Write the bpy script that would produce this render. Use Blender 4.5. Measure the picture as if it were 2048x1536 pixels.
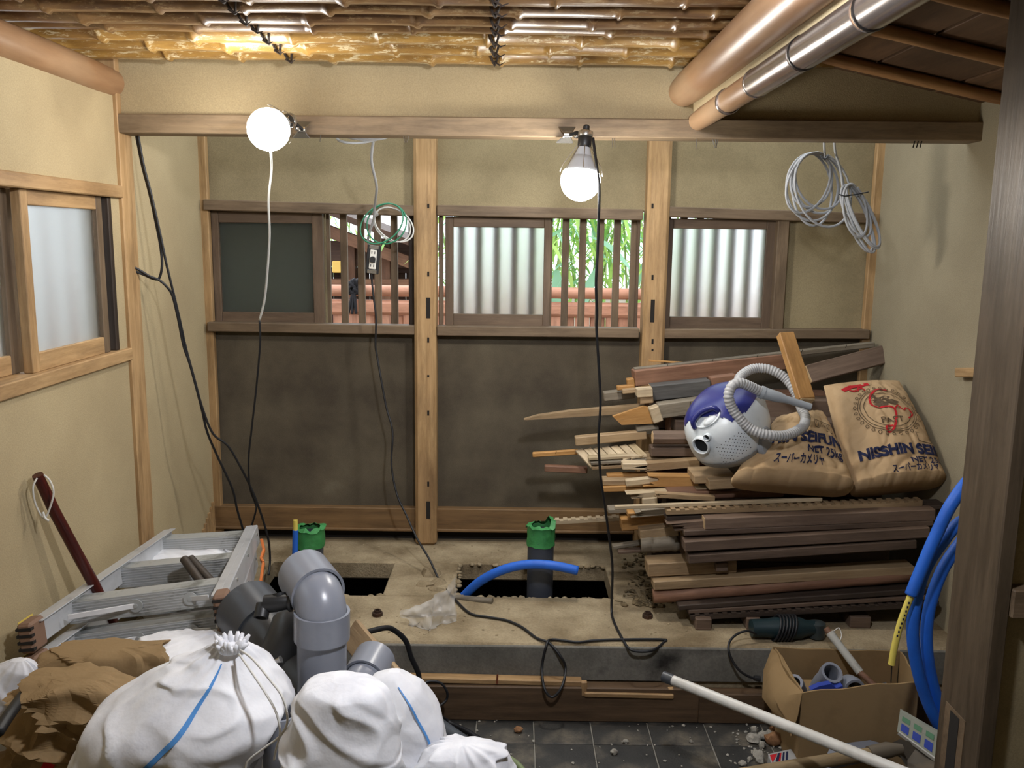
import bpy, bmesh, math, random
from mathutils import Vector, Matrix, noise, Quaternion
random.seed(7)
for _o in list(bpy.data.objects): bpy.data.objects.remove(_o)
scene = bpy.context.scene
COL = scene.collection
# ------------------------------------------------------------------ camera
CAM = Vector((0, 0, 1.5))
F_PX = 1750.0
PITCH, ROLL = math.radians(9.47), math.radians(0.72)
FWD = Vector((0, math.cos(PITCH), -math.sin(PITCH)))
_r = Vector((1, 0, 0)); _u = _r.cross(FWD)
RIGHT = math.cos(ROLL) * _r + math.sin(ROLL) * _u
UP = -math.sin(ROLL) * _r + math.cos(ROLL) * _u
cam_data = bpy.data.cameras.new('camera'); cam = bpy.data.objects.new('camera', cam_data); COL.objects.link(cam)
cam_data.sensor_width = 36.0; cam_data.lens = 36.0 * F_PX / 2048.0; cam_data.clip_start = 0.02
_m = Matrix.Identity(4)
for _i in range(3):
    _m[_i][0] = RIGHT[_i]; _m[_i][1] = UP[_i]; _m[_i][2] = -FWD[_i]; _m[_i][3] = CAM[_i]
cam.matrix_world = _m
scene.camera = cam
# ------------------------------------------------------------------ world, exposure
scene.view_settings.view_transform = 'Standard'; scene.view_settings.look = 'None'
scene.view_settings.exposure = 0.0; scene.view_settings.gamma = 1.0; scene.view_settings.use_curve_mapping = False
SKY_STRENGTH = 3.0
LAMP_STRENGTH = 190.0
world = bpy.data.worlds.new('overcast_sky'); scene.world = world; world.use_nodes = True
_bg = world.node_tree.nodes['Background']; _bg.inputs[0].default_value = (0.88, 0.94, 1.0, 1); _bg.inputs[1].default_value = SKY_STRENGTH

# ------------------------------------------------------------------ helpers: geometry of the picture
def ray(x, y): return FWD + RIGHT * ((x - 1024) / F_PX) - UP * ((y - 768) / F_PX)
def atY(x, y, Y): d = ray(x, y); return CAM + d * (Y / d.y)
def atX(x, y, X): d = ray(x, y); return CAM + d * (X / d.x)
def atZ(x, y, Z): d = ray(x, y); return CAM + d * ((Z - CAM.z) / d.z)
XL, XR, D, YB, SLAB, YF = -1.24, 1.445, 3.55, 2.80, 0.233, 2.60
CEIL = 2.012

# ------------------------------------------------------------------ helpers: objects
WORLD = {}
def _link(o, parent=None, M=None):
    COL.objects.link(o)
    W = M.copy() if M is not None else Matrix.Identity(4)
    WORLD[o.name] = W
    if parent is not None:
        o.parent = parent
        o.matrix_basis = WORLD[parent.name].inverted() @ W
    else:
        o.matrix_basis = W
    return o
def tag(o, label=None, cat=None, group=None, kind=None):
    if label: o['label'] = label
    if cat: o['category'] = cat
    if group: o['group'] = group
    if kind: o['kind'] = kind
    return o
def empty(name, loc, label=None, cat=None, group=None, kind=None):
    o = bpy.data.objects.new(name, None); o.empty_display_size = 0.05
    _link(o, None, Matrix.Translation(Vector(loc)))
    return tag(o, label, cat, group, kind)
def frame(x, y, z, o):
    M = Matrix.Identity(4)
    for i in range(3):
        M[i][0] = x[i]; M[i][1] = y[i]; M[i][2] = z[i]; M[i][3] = o[i]
    return M
def along(p0, p1, up=(0, 0, 1)):
    """frame with local X from p0 to p1, local Z close to up, origin at the middle"""
    p0 = Vector(p0); p1 = Vector(p1); x = (p1 - p0).normalized(); up = Vector(up)
    if abs(x.dot(up.normalized())) > 0.99: up = Vector((0, 1, 0))
    y = up.cross(x).normalized(); z = x.cross(y)
    return frame(x, y, z, (p0 + p1) / 2), (p1 - p0).length
class MB:
    def __init__(s): s.v = []; s.f = []; s.m = []
    def add(s, vs, fs, mi=0):
        b = len(s.v); s.v += [Vector(q) for q in vs]; s.f += [tuple(i + b for i in f) for f in fs]; s.m += [mi] * len(fs); return s
    def box(s, a, b, bev=0.0, mi=0):
        x0, y0, z0 = a; x1, y1, z1 = b
        if bev <= 0:
            return s.add([(x0,y0,z0),(x1,y0,z0),(x1,y1,z0),(x0,y1,z0),(x0,y0,z1),(x1,y0,z1),(x1,y1,z1),(x0,y1,z1)],
                         [(0,3,2,1),(4,5,6,7),(0,1,5,4),(1,2,6,5),(2,3,7,6),(3,0,4,7)], mi)
        bm = bmesh.new()
        vs = [bm.verts.new(p) for p in [(x0,y0,z0),(x1,y0,z0),(x1,y1,z0),(x0,y1,z0),(x0,y0,z1),(x1,y0,z1),(x1,y1,z1),(x0,y1,z1)]]
        for f in [(0,3,2,1),(4,5,6,7),(0,1,5,4),(1,2,6,5),(2,3,7,6),(3,0,4,7)]: bm.faces.new([vs[i] for i in f])
        bmesh.ops.bevel(bm, geom=bm.edges[:], offset=bev, segments=1, affect='EDGES')
        bm.verts.index_update()
        s.add([v.co.copy() for v in bm.verts], [tuple(v.index for v in f.verts) for f in bm.faces], mi); bm.free(); return s
    def tube(s, pts, r, n=8, cap=True, mi=0, closed=False):
        pts = [Vector(p) for p in pts]; N = len(pts)
        rs = r if isinstance(r, (list, tuple)) else [r] * N
        t0 = (pts[1] - pts[0]).normalized()
        a = Vector((0, 0, 1)) if abs(t0.z) < 0.9 else Vector((0, 1, 0))
        u = t0.cross(a).normalized(); prev = t0; vs = []
        for i, p in enumerate(pts):
            if closed: t = (pts[(i+1) % N] - pts[i-1])
            else: t = pts[min(i+1, N-1)] - pts[max(i-1, 0)]
            if t.length < 1e-9: t = prev.copy()
            t.normalize()
            q = prev.rotation_difference(t); u = (q @ u); u = (u - t * u.dot(t)).normalized(); prev = t
            w = t.cross(u)
            for k in range(n):
                an = 2 * math.pi * k / n
                vs.append(p + (u * math.cos(an) + w * math.sin(an)) * rs[i])
        fs = []
        for i in range(N if closed else N - 1):
            j = (i + 1) % N
            for k in range(n):
                fs.append((i*n+k, i*n+(k+1) % n, j*n+(k+1) % n, j*n+k))
        if cap and not closed:
            fs.append(tuple(reversed(range(n)))); fs.append(tuple((N-1)*n+k for k in range(n)))
        return s.add(vs, fs, mi)
    def pipe(s, pts, ro, ri, n=24, mi=0):
        """hollow tube with end rims"""
        a = MB().tube(pts, ro, n, cap=False); b = MB().tube(pts, ri, n, cap=False)
        N = len(pts); o = len(a.v)
        fs = list(a.f) + [tuple(reversed([i + o for i in f])) for f in b.f]
        for k in range(n):
            k2 = (k + 1) % n
            fs.append((k2, k, o + k, o + k2)); e = (N - 1) * n
            fs.append((e + k, e + k2, o + e + k2, o + e + k))
        return s.add(a.v + b.v, fs, mi)
    def lathe(s, prof, n=24, M=None, mi=0):
        """prof: (radius, z) list"""
        vs = []; fs = []
        for (r, z) in prof:
            for k in range(n):
                a = 2 * math.pi * k / n; vs.append(Vector((r * math.cos(a), r * math.sin(a), z)))
        for i in range(len(prof) - 1):
            for k in range(n):
                fs.append((i*n+k, i*n+(k+1) % n, (i+1)*n+(k+1) % n, (i+1)*n+k))
        fs.append(tuple(reversed(range(n)))); fs.append(tuple((len(prof)-1)*n+k for k in range(n)))
        if M is not None: vs = [M @ v for v in vs]
        return s.add(vs, fs, mi)
    def prism(s, poly, d, mi=0):
        """polygon of 3D points extruded by vector d"""
        n = len(poly); d = Vector(d); vs = [Vector(p) for p in poly]; vs += [v + d for v in vs]
        return s.add(vs, [tuple(range(n)), tuple(reversed(range(n, 2*n)))] + [(i, (i+1) % n, n+(i+1) % n, n+i)[::-1] for i in range(n)], mi)
    def build(s, name, mat, parent=None, M=None, smooth=False, local=False, fix=True):
        """vertices are in world space unless local (then M places them)"""
        me = bpy.data.meshes.new(name)
        vs = s.v
        if M is None:
            if vs:
                c = sum(vs, Vector()) / len(vs); zmin = min(v.z for v in vs); M = Matrix.Translation((c.x, c.y, zmin))
            else: M = Matrix.Identity(4)
        if not local:
            Mi = M.inverted(); vs = [Mi @ v for v in vs]
        me.from_pydata([tuple(v) for v in vs], [], s.f)
        if fix:
            bm = bmesh.new(); bm.from_mesh(me); bmesh.ops.recalc_face_normals(bm, faces=bm.faces[:]); bm.to_mesh(me); bm.free()
        mats = mat if isinstance(mat, (list, tuple)) else [mat]
        for q in mats: me.materials.append(q)
        if len(mats) > 1:
            for p, i in zip(me.polygons, s.m): p.material_index = i
        if smooth:
            for p in me.polygons: p.use_smooth = True
            if smooth != 'all':
                me.set_sharp_from_angle(angle=math.radians(38))
        o = bpy.data.objects.new(name, me)
        return _link(o, parent, M)
def bar(name, p0, p1, w, h, mat, parent=None, up=(0, 0, 1), bev=0.003, off=(0, 0)):
    """squared timber: local X along, w across (local Y), h up (local Z)"""
    M, L = along(p0, p1, up)
    return MB().box((-L/2, -w/2 + off[0], -h/2 + off[1]), (L/2, w/2 + off[0], h/2 + off[1]), bev).build(name, mat, parent, M, local=True)
def cmr(pts, k=6):
    """Catmull-Rom through points"""
    P = [Vector(p) for p in pts]; out = []
    for i in range(len(P) - 1):
        a = P[max(i-1, 0)]; b = P[i]; c = P[i+1]; d = P[min(i+2, len(P)-1)]
        for j in range(k):
            t = j / k
            out.append(0.5 * ((2*b) + (c-a)*t + (2*a-5*b+4*c-d)*t*t + (3*b-a-3*c+d)*t*t*t))
    out.append(P[-1]); return out
def px(pts, Y=None):
    """pixel path -> points; third entry: a number = depth Y, 's' = lying on the slab, 'f' = on the tile floor"""
    out = []
    for p in pts:
        w = p[2] if len(p) > 2 else Y
        if w == 's': out.append(atZ(p[0], p[1], SLAB + 0.006))
        elif w == 'f': out.append(atZ(p[0], p[1], 0.008))
        else: out.append(atY(p[0], p[1], w))
    return out
def copy_tree(o, M, parent=None):
    """copy of a thing and its parts, the copy placed by world matrix M"""
    c = o.copy(); _link(c, parent, M)
    rel = M @ WORLD[o.name].inverted()
    for ch in list(o.children): copy_tree(ch, rel @ WORLD[ch.name], c)
    return c

# ------------------------------------------------------------------ helpers: materials
def lin(c):
    if isinstance(c, str): c = tuple(int(c[i:i+2], 16) for i in (1, 3, 5))
    f = lambda x: x / 12.92 if x <= 0.04045 else ((x + 0.055) / 1.055) ** 2.4
    return tuple(f(x / 255.0) for x in c) + (1.0,)
def _nt(name):
    m = bpy.data.materials.new(name); m.use_nodes = True; nt = m.node_tree
    return m, nt, nt.nodes['Principled BSDF'], nt.nodes.new, nt.links.new
def _noise(new, link, coord, scale, detail=4, rough=0.6, vec=None, mapscale=None):
    n = new('ShaderNodeTexNoise'); n.inputs['Scale'].default_value = scale; n.inputs['Detail'].default_value = detail; n.inputs['Roughness'].default_value = rough
    if mapscale:
        mp = new('ShaderNodeMapping'); mp.inputs['Scale'].default_value = mapscale; link(coord, mp.inputs['Vector']); link(mp.outputs[0], n.inputs['Vector'])
    else: link(coord, n.inputs['Vector'])
    return n
def _ramp(new, link, fac, stops):
    r = new('ShaderNodeValToRGB'); e = r.color_ramp.elements
    while len(e) < len(stops): e.new(0.5)
    for k, (p, c) in enumerate(stops): e[k].position = p; e[k].color = c
    link(fac, r.inputs[0]); return r
def wood(name, c1, c2, c3=None, rough=0.62, grain=(1.2, 22, 22), var=0.25, bump=0.25, spec=0.35, dirt=0.75):
    """grain runs along the object's local X"""
    m, nt, b, new, link = _nt(name)
    tc = new('ShaderNodeTexCoord'); oi = new('ShaderNodeObjectInfo')
    ad = new('ShaderNodeVectorMath'); ad.operation = 'ADD'
    sc = new('ShaderNodeVectorMath'); sc.operation = 'SCALE'; sc.inputs[0].default_value = (7.1, 3.3, 5.7); link(oi.outputs['Random'], sc.inputs['Scale'])
    link(tc.outputs['Object'], ad.inputs[0]); link(sc.outputs[0], ad.inputs[1])
    n1 = _noise(new, link, ad.outputs[0], 3.0, 5, 0.65, mapscale=grain)
    n2 = _noise(new, link, ad.outputs[0], 2.2, 3, 0.6)
    r = _ramp(new, link, n1.outputs[0], [(0.3, lin(c1)), (0.7, lin(c2))])
    mx = new('ShaderNodeMixRGB'); mx.blend_type = 'MIX'; mx.inputs[2].default_value = lin(c3 or c1)
    r2 = _ramp(new, link, n2.outputs[0], [(0.45, (0, 0, 0, 1)), (0.75, (0.75, 0.75, 0.75, 1))]); link(r2.outputs[0], mx.inputs[0]); link(r.outputs[0], mx.inputs[1])
    hs = new('ShaderNodeHueSaturation'); mr = new('ShaderNodeMapRange'); mr.inputs['To Min'].default_value = 1 - var; mr.inputs['To Max'].default_value = 1 + var * 0.7
    link(oi.outputs['Random'], mr.inputs[0]); link(mr.outputs[0], hs.inputs['Value'])
    n3 = _noise(new, link, ad.outputs[0], 7.0, 6, .72, mapscale=(.5, 2.5, 2.5)); r3 = _ramp(new, link, n3.outputs[0], [(.33, (.52, .5, .48, 1)), (.55, (1, 1, 1, 1))])
    ml = new('ShaderNodeMixRGB'); ml.blend_type = 'MULTIPLY'; ml.inputs[0].default_value = dirt; link(mx.outputs[0], ml.inputs[1]); link(r3.outputs[0], ml.inputs[2]); link(ml.outputs[0], hs.inputs['Color']); link(hs.outputs[0], b.inputs['Base Color'])
    b.inputs['Roughness'].default_value = rough; b.inputs['Specular IOR Level'].default_value = spec
    bp = new('ShaderNodeBump'); bp.inputs['Strength'].default_value = bump; bp.inputs['Distance'].default_value = 0.004; link(n1.outputs[0], bp.inputs['Height']); link(bp.outputs[0], b.inputs['Normal'])
    return m
def mottled(name, c1, c2, scale=3.0, fine=220, bump=0.35, rough=0.95, c3=None, stops=(0.35, 0.65), dist=0.003, spec=0.2, detail=6):
    """plaster, concrete, soil: large blotches plus fine grain"""
    m, nt, b, new, link = _nt(name)
    tc = new('ShaderNodeTexCoord')
    n1 = _noise(new, link, tc.outputs['Object'], scale, detail, 0.6)
    n2 = _noise(new, link, tc.outputs['Object'], fine, 3, 0.7)
    st = [(stops[0], lin(c1)), (stops[1], lin(c2))]
    if c3: st.append((min(0.98, stops[1] + 0.18), lin(c3)))
    r = _ramp(new, link, n1.outputs[0], st)
    mx = new('ShaderNodeMixRGB'); mx.blend_type = 'OVERLAY'; mx.inputs[0].default_value = 0.35; link(r.outputs[0], mx.inputs[1]); link(n2.outputs[0], mx.inputs[2])
    link(mx.outputs[0], b.inputs['Base Color']); b.inputs['Roughness'].default_value = rough; b.inputs['Specular IOR Level'].default_value = spec
    bp = new('ShaderNodeBump'); bp.inputs['Strength'].default_value = bump; bp.inputs['Distance'].default_value = dist; link(n2.outputs[0], bp.inputs['Height']); link(bp.outputs[0], b.inputs['Normal'])
    return m
def plain(name, c, rough=0.5, metal=0.0, spec=0.5, dirt=None, dscale=12, dstops=(0.5, 0.75), bump=0.0, coat=0.0):
    m, nt, b, new, link = _nt(name)
    b.inputs['Base Color'].default_value = lin(c); b.inputs['Roughness'].default_value = rough; b.inputs['Metallic'].default_value = metal
    b.inputs['Specular IOR Level'].default_value = spec; b.inputs['Coat Weight'].default_value = coat
    tc = new('ShaderNodeTexCoord'); n = _noise(new, link, tc.outputs['Object'], dscale, 6, 0.65)
    r = _ramp(new, link, n.outputs[0], [(dstops[0], lin(c)), (dstops[1], lin(dirt or c))]); link(r.outputs[0], b.inputs['Base Color'])
    if bump:
        bp = new('ShaderNodeBump'); bp.inputs['Strength'].default_value = bump; bp.inputs['Distance'].default_value = 0.01; link(n.outputs[0], bp.inputs['Height']); link(bp.outputs[0], b.inputs['Normal'])
    return m
def emis(name, c, s):
    m, nt, b, new, link = _nt(name); b.inputs['Base Color'].default_value = (0.8, 0.8, 0.8, 1)
    b.inputs['Emission Color'].default_value = lin(c); b.inputs['Emission Strength'].default_value = s; return m
def glassy(name, c, rough, trans=1.0, ior=1.3, alpha=1.0):
    m, nt, b, new, link = _nt(name); b.inputs['Base Color'].default_value = lin(c); b.inputs['Roughness'].default_value = rough
    b.inputs['Transmission Weight'].default_value = trans; b.inputs['IOR'].default_value = ior; b.inputs['Alpha'].default_value = alpha; return m

PL = mottled('sand_plaster', '#a19171', '#ae9e7c', 2.2, 260, 0.3)
PLH = mottled('sand_plaster_grey', '#867c66', '#958b73', 2.0, 260, 0.3)
PLD = mottled('sooty_plaster', '#474036', '#625a4b', 3.2, 300, 0.35, c3='#7a7261')
PLM = mottled('dim_plaster', '#7d7157', '#95886a', 2.6, 280, 0.3)  # same sand plaster as PL, darkened in colour where less light falls
POST = wood('post_timber', '#9c7c54', '#bb9a6e', '#86694a', var=0.06)
RAIL = wood('rail_timber', '#655441', '#7c6953', '#5a4b3a', var=0.08)
SASH = wood('sash_timber', '#5e4d3e', '#73604d', '#544538', var=0.08)
BEAM = wood('beam_timber', '#82705a', '#9b866a', '#73624f', var=0.04)
SILL = wood('sill_timber', '#6e5538', '#866845', '#5d4a33', var=0.06)
DARKW = wood('dark_jamb', '#2a211a', '#3a2d22', var=0.1)
RISER = wood('riser_timber', '#4d3c2b', '#634e39', '#403224', var=.05)
GAP = plain('shade_and_dark_parts', '#1c1712', 0.9)  # near-black colour standing in for shade in gaps; also plain dark parts
CONC = mottled('old_concrete', '#75664e', '#a6977b', 5.0, 120, 0.6, c3='#b8aa8d', dist=0.006)
CONCG = mottled('grey_concrete_face', '#54524b', '#75726a', 4.0, 120, 0.5, c3='#2e2c29', stops=(0.3, 0.55))
SOIL = mottled('shaded_soil', '#0d0b09', '#171310', 9, 90, 0.9, dist=0.01)  # soil blackened so the deep shade of the pits is in its colour
TILE = mottled('slate_floor_tile', '#232322', '#33322f', 6.0, 160, 0.35, rough=0.55, c3='#6a6255', stops=(0.36, 0.52), spec=0.5)
GROUT = mottled('pale_grout', '#77746c', '#8a867c', 8, 160, 0.4)
LOG = wood('polished_log', '#8a6547', '#9f7d5c', '#a68d70', rough=0.38, grain=(0.5, 7, 7), var=0.05, bump=0.05, dirt=.3)
FROST = glassy('frosted_glass', '#e6eaea', 0.68, ior=1.25)
# ================================================================== the setting
def S(o, label, cat='wall'): return tag(o, label, cat, None, 'structure')
# --- tile floor
fl = MB().box((XL - 0.1, -1.3, -0.06), (2.5, YF + 0.02, -0.004)).build('floor', GROUT); S(fl, 'dark square tile floor in front of the concrete step', 'floor')
_tm = None
for i in range(-7, 9):
    for j in range(0, 15):
        x0 = -0.097 + 0.1785 * i; y1 = YF - 0.003 - 0.177 * j
        if x0 < XL - 0.02 or y1 < 0.0: continue
        M = Matrix.Translation((x0 + 0.0885, y1 - 0.0885, 0)) @ Matrix.Rotation(random.uniform(-0.004, 0.004), 4, 'X') @ Matrix.Rotation(random.choice((0, math.pi/2)), 4, 'Z')
        if _tm is None:
            _t = MB().box((-0.0872, -0.0867, -0.006), (0.0872, 0.0867, 0.0), 0.0012).build('tile', TILE, fl, M, local=True); _tm = _t.data
        else:
            _link(bpy.data.objects.new('tile', _tm), fl, M)
# --- raised concrete slab with two pits
slab = MB()
PIT = (2.965, 3.29); P1 = (-0.93, -0.455); P2 = (-0.20, 0.375)
slab.box((XL - 0.05, YF, 0.0), (XR + 0.03, PIT[0], SLAB), 0.006)
slab.box((XL - 0.05, PIT[1], SLAB - .072), (XR + 0.03, D + 0.12, SLAB), 0.006)
for a, b in ((XL - 0.05, P1[0]), (P1[1], P2[0]), (P2[1], XR + 0.03)): slab.box((a, PIT[0], SLAB - .072), (b, PIT[1], SLAB - 0.0005), 0.004)
so = slab.build('floor_slab', CONC); S(so, 'raised bare concrete slab with two open drain pits', 'floor')
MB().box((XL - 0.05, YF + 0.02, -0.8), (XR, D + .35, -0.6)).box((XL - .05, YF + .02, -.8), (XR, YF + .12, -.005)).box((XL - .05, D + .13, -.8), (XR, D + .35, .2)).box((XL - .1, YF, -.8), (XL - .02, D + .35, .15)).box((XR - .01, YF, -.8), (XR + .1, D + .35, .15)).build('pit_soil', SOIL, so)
MB().box((XL - 0.05, YF - 0.012, 0.115), (XR + 0.03, YF + 0.0, SLAB - 0.004), 0.003).build('step_face', CONCG, so)
# crumbled concrete around the pit rims
def rock(c, r, seed, flat=1.0, n=(7, 5)):
    mb = MB(); vs = []; fs = []; nu, nv = n
    rn = random.Random(seed); ax = (rn.uniform(0.75, 1.25), rn.uniform(0.7, 1.15), rn.uniform(0.6, 0.95) * flat)
    for j in range(nv + 1):
        th = math.pi * j / nv
        for i in range(nu):
            ph = 2 * math.pi * i / nu
            d = Vector((math.sin(th) * math.cos(ph), math.sin(th) * math.sin(ph), math.cos(th)))
            k = 1 + 0.45 * noise.noise(d * 1.6 + Vector((seed * 3.1, seed, 0)))
            vs.append(Vector(c) + Vector((d.x * ax[0], d.y * ax[1], d.z * ax[2])) * r * k)
    for j in range(nv):
        for i in range(nu): fs.append((j*nu+i, j*nu+(i+1) % nu, (j+1)*nu+(i+1) % nu, (j+1)*nu+i))
    mb.add(vs, fs); return mb
_rim = MB()
for k in range(120):
    e = random.choice((0, 0, 1, 2, 3))
    if e == 0: p = (random.uniform(P2[0], P2[1]), PIT[0] + random.uniform(-0.004, 0.006))
    elif e == 1: p = (random.uniform(P1[0], P1[1]), PIT[0] + random.uniform(-0.004, 0.005))
    elif e == 2: p = (random.uniform(P2[0], P2[1]), PIT[1] + random.uniform(-0.006, 0.004))
    else: p = (P2[0] + random.uniform(-0.01, 0.012), random.uniform(*PIT))
    b = rock((p[0], p[1], SLAB - random.uniform(0.004, 0.014)), random.uniform(0.008, 0.018), k, 0.7, (6, 4)); _rim.add(b.v, b.f)
o = _rim.build('broken_rim', CONC, so, smooth='all'); tag(o, kind='stuff')
for k, (x, y, r) in enumerate(((862, 1150, .045), (878, 1168, .035), (850, 1172, .03), (893, 1158, .03), (872, 1182, .025))):
    rock(atZ(x, y, SLAB - 0.005), r, 50 + k, 0.8, (9, 6)).build('broken_edge', CONC, so, smooth=True)
for (x, y) in ((1295, 1235), (755, 1231)):     # anchor bolts standing in the slab
    c = atZ(x, y, SLAB); b = MB().lathe([(.018, 0), (.018, .012), (.012, .012), (.012, .02), (.008, .02), (.008, .014)], 8, Matrix.Translation(c))
    b.build('anchor_bolt', plain('rusty_iron', '#3b2a20', .8, .3, dirt='#5a3a26'), so)
# timber lining at the foot of the step
t = bar('trim_1', (XL, YF - 0.035, 0.058), (0.60, YF - 0.035, 0.058), 0.045, 0.115, RISER); S(t, 'brown timber riser board along the foot of the concrete step', 'trim')
t = bar('trim_2', (0.60, YF - 0.035, 0.05), (XR, YF - 0.035, 0.05), 0.045, 0.10, RISER); S(t, 'brown timber riser board on the right behind the white pipe', 'trim')
p0, p1 = atY(745, 1353, YF - .03), atY(1163, 1363, YF - .03)
t = bar('trim_3', p0, p1, 0.035, 0.018, POST); S(t, 'pale notched strip nailed on top of the riser board', 'trim')
t = bar('trim_4', atY(1168, 1382, YF - .04), atY(1345, 1386, YF - .04), 0.05, 0.016, POST); S(t, 'short pale lowered strip with a tenon on the riser board', 'trim')
bar('tenon', atY(1168, 1362, YF - .05), atY(1168, 1390, YF - .05), 0.02, 0.016, POST, t); bar('tenon', atY(1341, 1375, YF - .05), atY(1341, 1397, YF - .05), 0.02, 0.014, POST, t)
bar('nail_strip', atY(995, 1348, YF - .052), atY(994, 1368, YF - .052), 0.006, 0.004, plain('rust', '#7a3f22', .8), t)

# --- back wall
def DX(x, y=600): return atY(x, y, D).x
def DZ(y, x=860): return atY(x, y, D).z
zr1 = DZ(412); zr2 = DZ(655); zs0 = DZ(1058); zs1 = DZ(1013)
wb = MB()
wb.box((XL - .05, D + .005, zr1 - .012), (XR + .05, D + .054, 2.25))
wb.box((DX(405), D + .055, zr2 - .02), (DX(648), D + .09, zr1 + .02))
wb.box((DX(1552), D + .005, zr2 - .004), (XR + .05, D + .07, zr1 - .012))
wb.box((XL - .05, D + .03, SLAB - .1), (XR + .05, D + .09, zr2 - .005))
wb = wb.build('wall_back', PLM); S(wb, 'shade-toned sand plaster back wall of the alcove with three windows')
for a, b in ((405, 834), (873, 1283), (1325, 1745)):
    M = Matrix.Translation((DX(a), D + .006, zs1 - .01))
    MB().box((0, 0, 0), (DX(b) - DX(a), .02, zr2 - zs1), .001).build('lower_panel', PLD, wb, M, local=True)
    bar('sill_board', (DX(a), D - .005, (zs0 + zs1)/2), (DX(b), D - .005, (zs0 + zs1)/2), .05, zs1 - zs0, SILL, wb)
    bar('sill_lip', (DX(a), D - .032, zs0 + .006), (DX(b), D - .032, zs0 + .006), .012, .012, SILL, wb)
    MB().box((DX(a), D + .02, SLAB - .05), (DX(b), D + .03, zs0)).build('under_sill_shade', GAP, wb)  # dark sheet painting the shade in the gap below the sill
MB().box((DX(430), D + .049, zr2), (DX(632), D + .054, zr1 - .02)).build('dark_backing', plain('dark_backing_grey', '#55584e', .8), wb)  # added dark sheet behind the pane to dim it; no shutter there
k = 5
for (x0, x1, nm) in ((832, 875, 'middle'), (1281, 1325, 'second')):
    X = (DX(x0, 650) + DX(x1, 650)) / 2; w = DX(x1, 650) - DX(x0, 650)
    M, L = along((X, D - .02, SLAB), (X, D - .02, 2.05), (0, 1, 0))
    t = MB().box((-L/2, -w/2, -.05), (L/2, w/2, .05), .012).build('trim_%d' % k, POST, None, M, local=True); k += 1
    S(t, 'stripped tan timber post with mortise holes, %s' % ('left of the middle window' if nm == 'middle' else 'right of the middle window'), 'post')
    # mortise holes
    cx = (x0 + x1) / 2
    ys = ((412, 8), (548, 9), (616, 40), (680, 10), (752, 4), (826, 10), (968, 10), (1020, 36)) if nm == 'middle' else ((412, 9), (555, 10), (622, 44), (683, 10), (700, 4))
    for (y, h) in ys:
        c = atY(cx + (3 if nm == 'middle' else 2), y, D - .0705)
        hh = h * .00205 / 2; ww = .008 if h > 20 else .004
        MB().box((c.x - ww, D - .0715, c.z - hh), (c.x + ww, D - .069, c.z + hh)).build('mortise_hole', GAP, t)
t = bar('trim_7', (XL + .012, D - .012, SLAB), (XL + .012, D - .012, 2.05), .03, .035, POST, up=(1, 0, 0)); S(t, 'thin corner timber between left return wall and back wall', 'post')
t = bar('trim_8', (XR - .012, D - .012, SLAB), (XR - .012, D - .012, 2.05), .03, .035, POST, up=(1, 0, 0)); S(t, 'thin corner timber between back wall and right wall', 'post')
k = 9
for (a, b, th, lab) in (((412, 410), (832, 422), .041, 'upper rail over the left lattice window'), ((875, 421), (1284, 430), .041, 'upper rail over the middle lattice window'), ((1335, 424), (1742, 437), .04, 'upper rail over the right frosted window'),
                        ((420, 652), (832, 659), .037, 'lower rail under the left lattice window'), ((875, 660), (1276, 665), .039, 'lower rail under the middle lattice window'), ((1320, 666), (1733, 667), .037, 'lower rail under the right frosted window')):
    t = bar('trim_%d' % k, atY(*a, D - .02), atY(*b, D - .02), .07, th, RAIL); k += 1; S(t, 'grey brown timber ' + lab, 'rail')
t = bar('trim_15', (DX(1557, 550), D - .012, zr2), (DX(1557, 550), D - .012, zr1), .045, .04, RAIL, up=(0, 1, 0)); S(t, 'narrow timber stud between right window sash and plaster panel', 'post')

def sash(parent, x0, y0, x1, y1, gx0, gy0, gx1, gy1, Y, mat=SASH):
    """sliding sash given by outer and glass pixel rectangles"""
    a = atY((x0+x1)/2, y0, Y).z; b = atY((x0+x1)/2, y1, Y).z; l = atY(x0, (y0+y1)/2, Y).x; r = atY(x1, (y0+y1)/2, Y).x
    ga = atY((x0+x1)/2, gy0, Y).z; gb = atY((x0+x1)/2, gy1, Y).z; gl = atY(gx0, (y0+y1)/2, Y).x; gr = atY(gx1, (y0+y1)/2, Y).x
    s = empty('sash', (l, Y, b)); s.parent = parent; s.matrix_basis = WORLD[parent.name].inverted() @ WORLD[s.name]
    bar('stile', ((l+gl)/2, Y, b), ((l+gl)/2, Y, a), gl - l, .026, mat, s, up=(0, 1, 0), bev=.002)
    bar('stile', ((r+gr)/2, Y, b), ((r+gr)/2, Y, a), r - gr, .026, mat, s, up=(0, 1, 0), bev=.002)
    bar('top_rail', (gl, Y, (a+ga)/2), (gr, Y, (a+ga)/2), .024, a - ga, mat, s, bev=.002)
    bar('bottom_rail', (gl, Y, (b+gb)/2), (gr, Y, (b+gb)/2), .024, gb - b, mat, s, bev=.002)
    MB().box((gl - .004, Y + .002, gb - .004), (gr + .004, Y + .006, ga + .004)).build('pane', FROST, s)
    return s
def slats(parent, xs, ytop, ybot, w=.028, Y=3.635):
    for x in xs:
        X = atY(x, (ytop+ybot)/2, Y).x; z0 = atY(x, ybot, Y).z; z1 = atY(x, ytop, Y).z
        bar('slat', (X, Y, z0), (X, Y, z1), w, .022, RAIL, parent, up=(0, 1, 0), bev=.002)
w1 = empty('window_1', (DX(620), D + .03, zr2)); S(w1, 'left back window: dark sash slid aside, open timber lattice', 'window')
sash(w1, 428, 423, 648, 648, 442, 446, 627, 624, D + .025)
slats(w1, (655, 689, 723, 756, 789), 415, 665)
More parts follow.
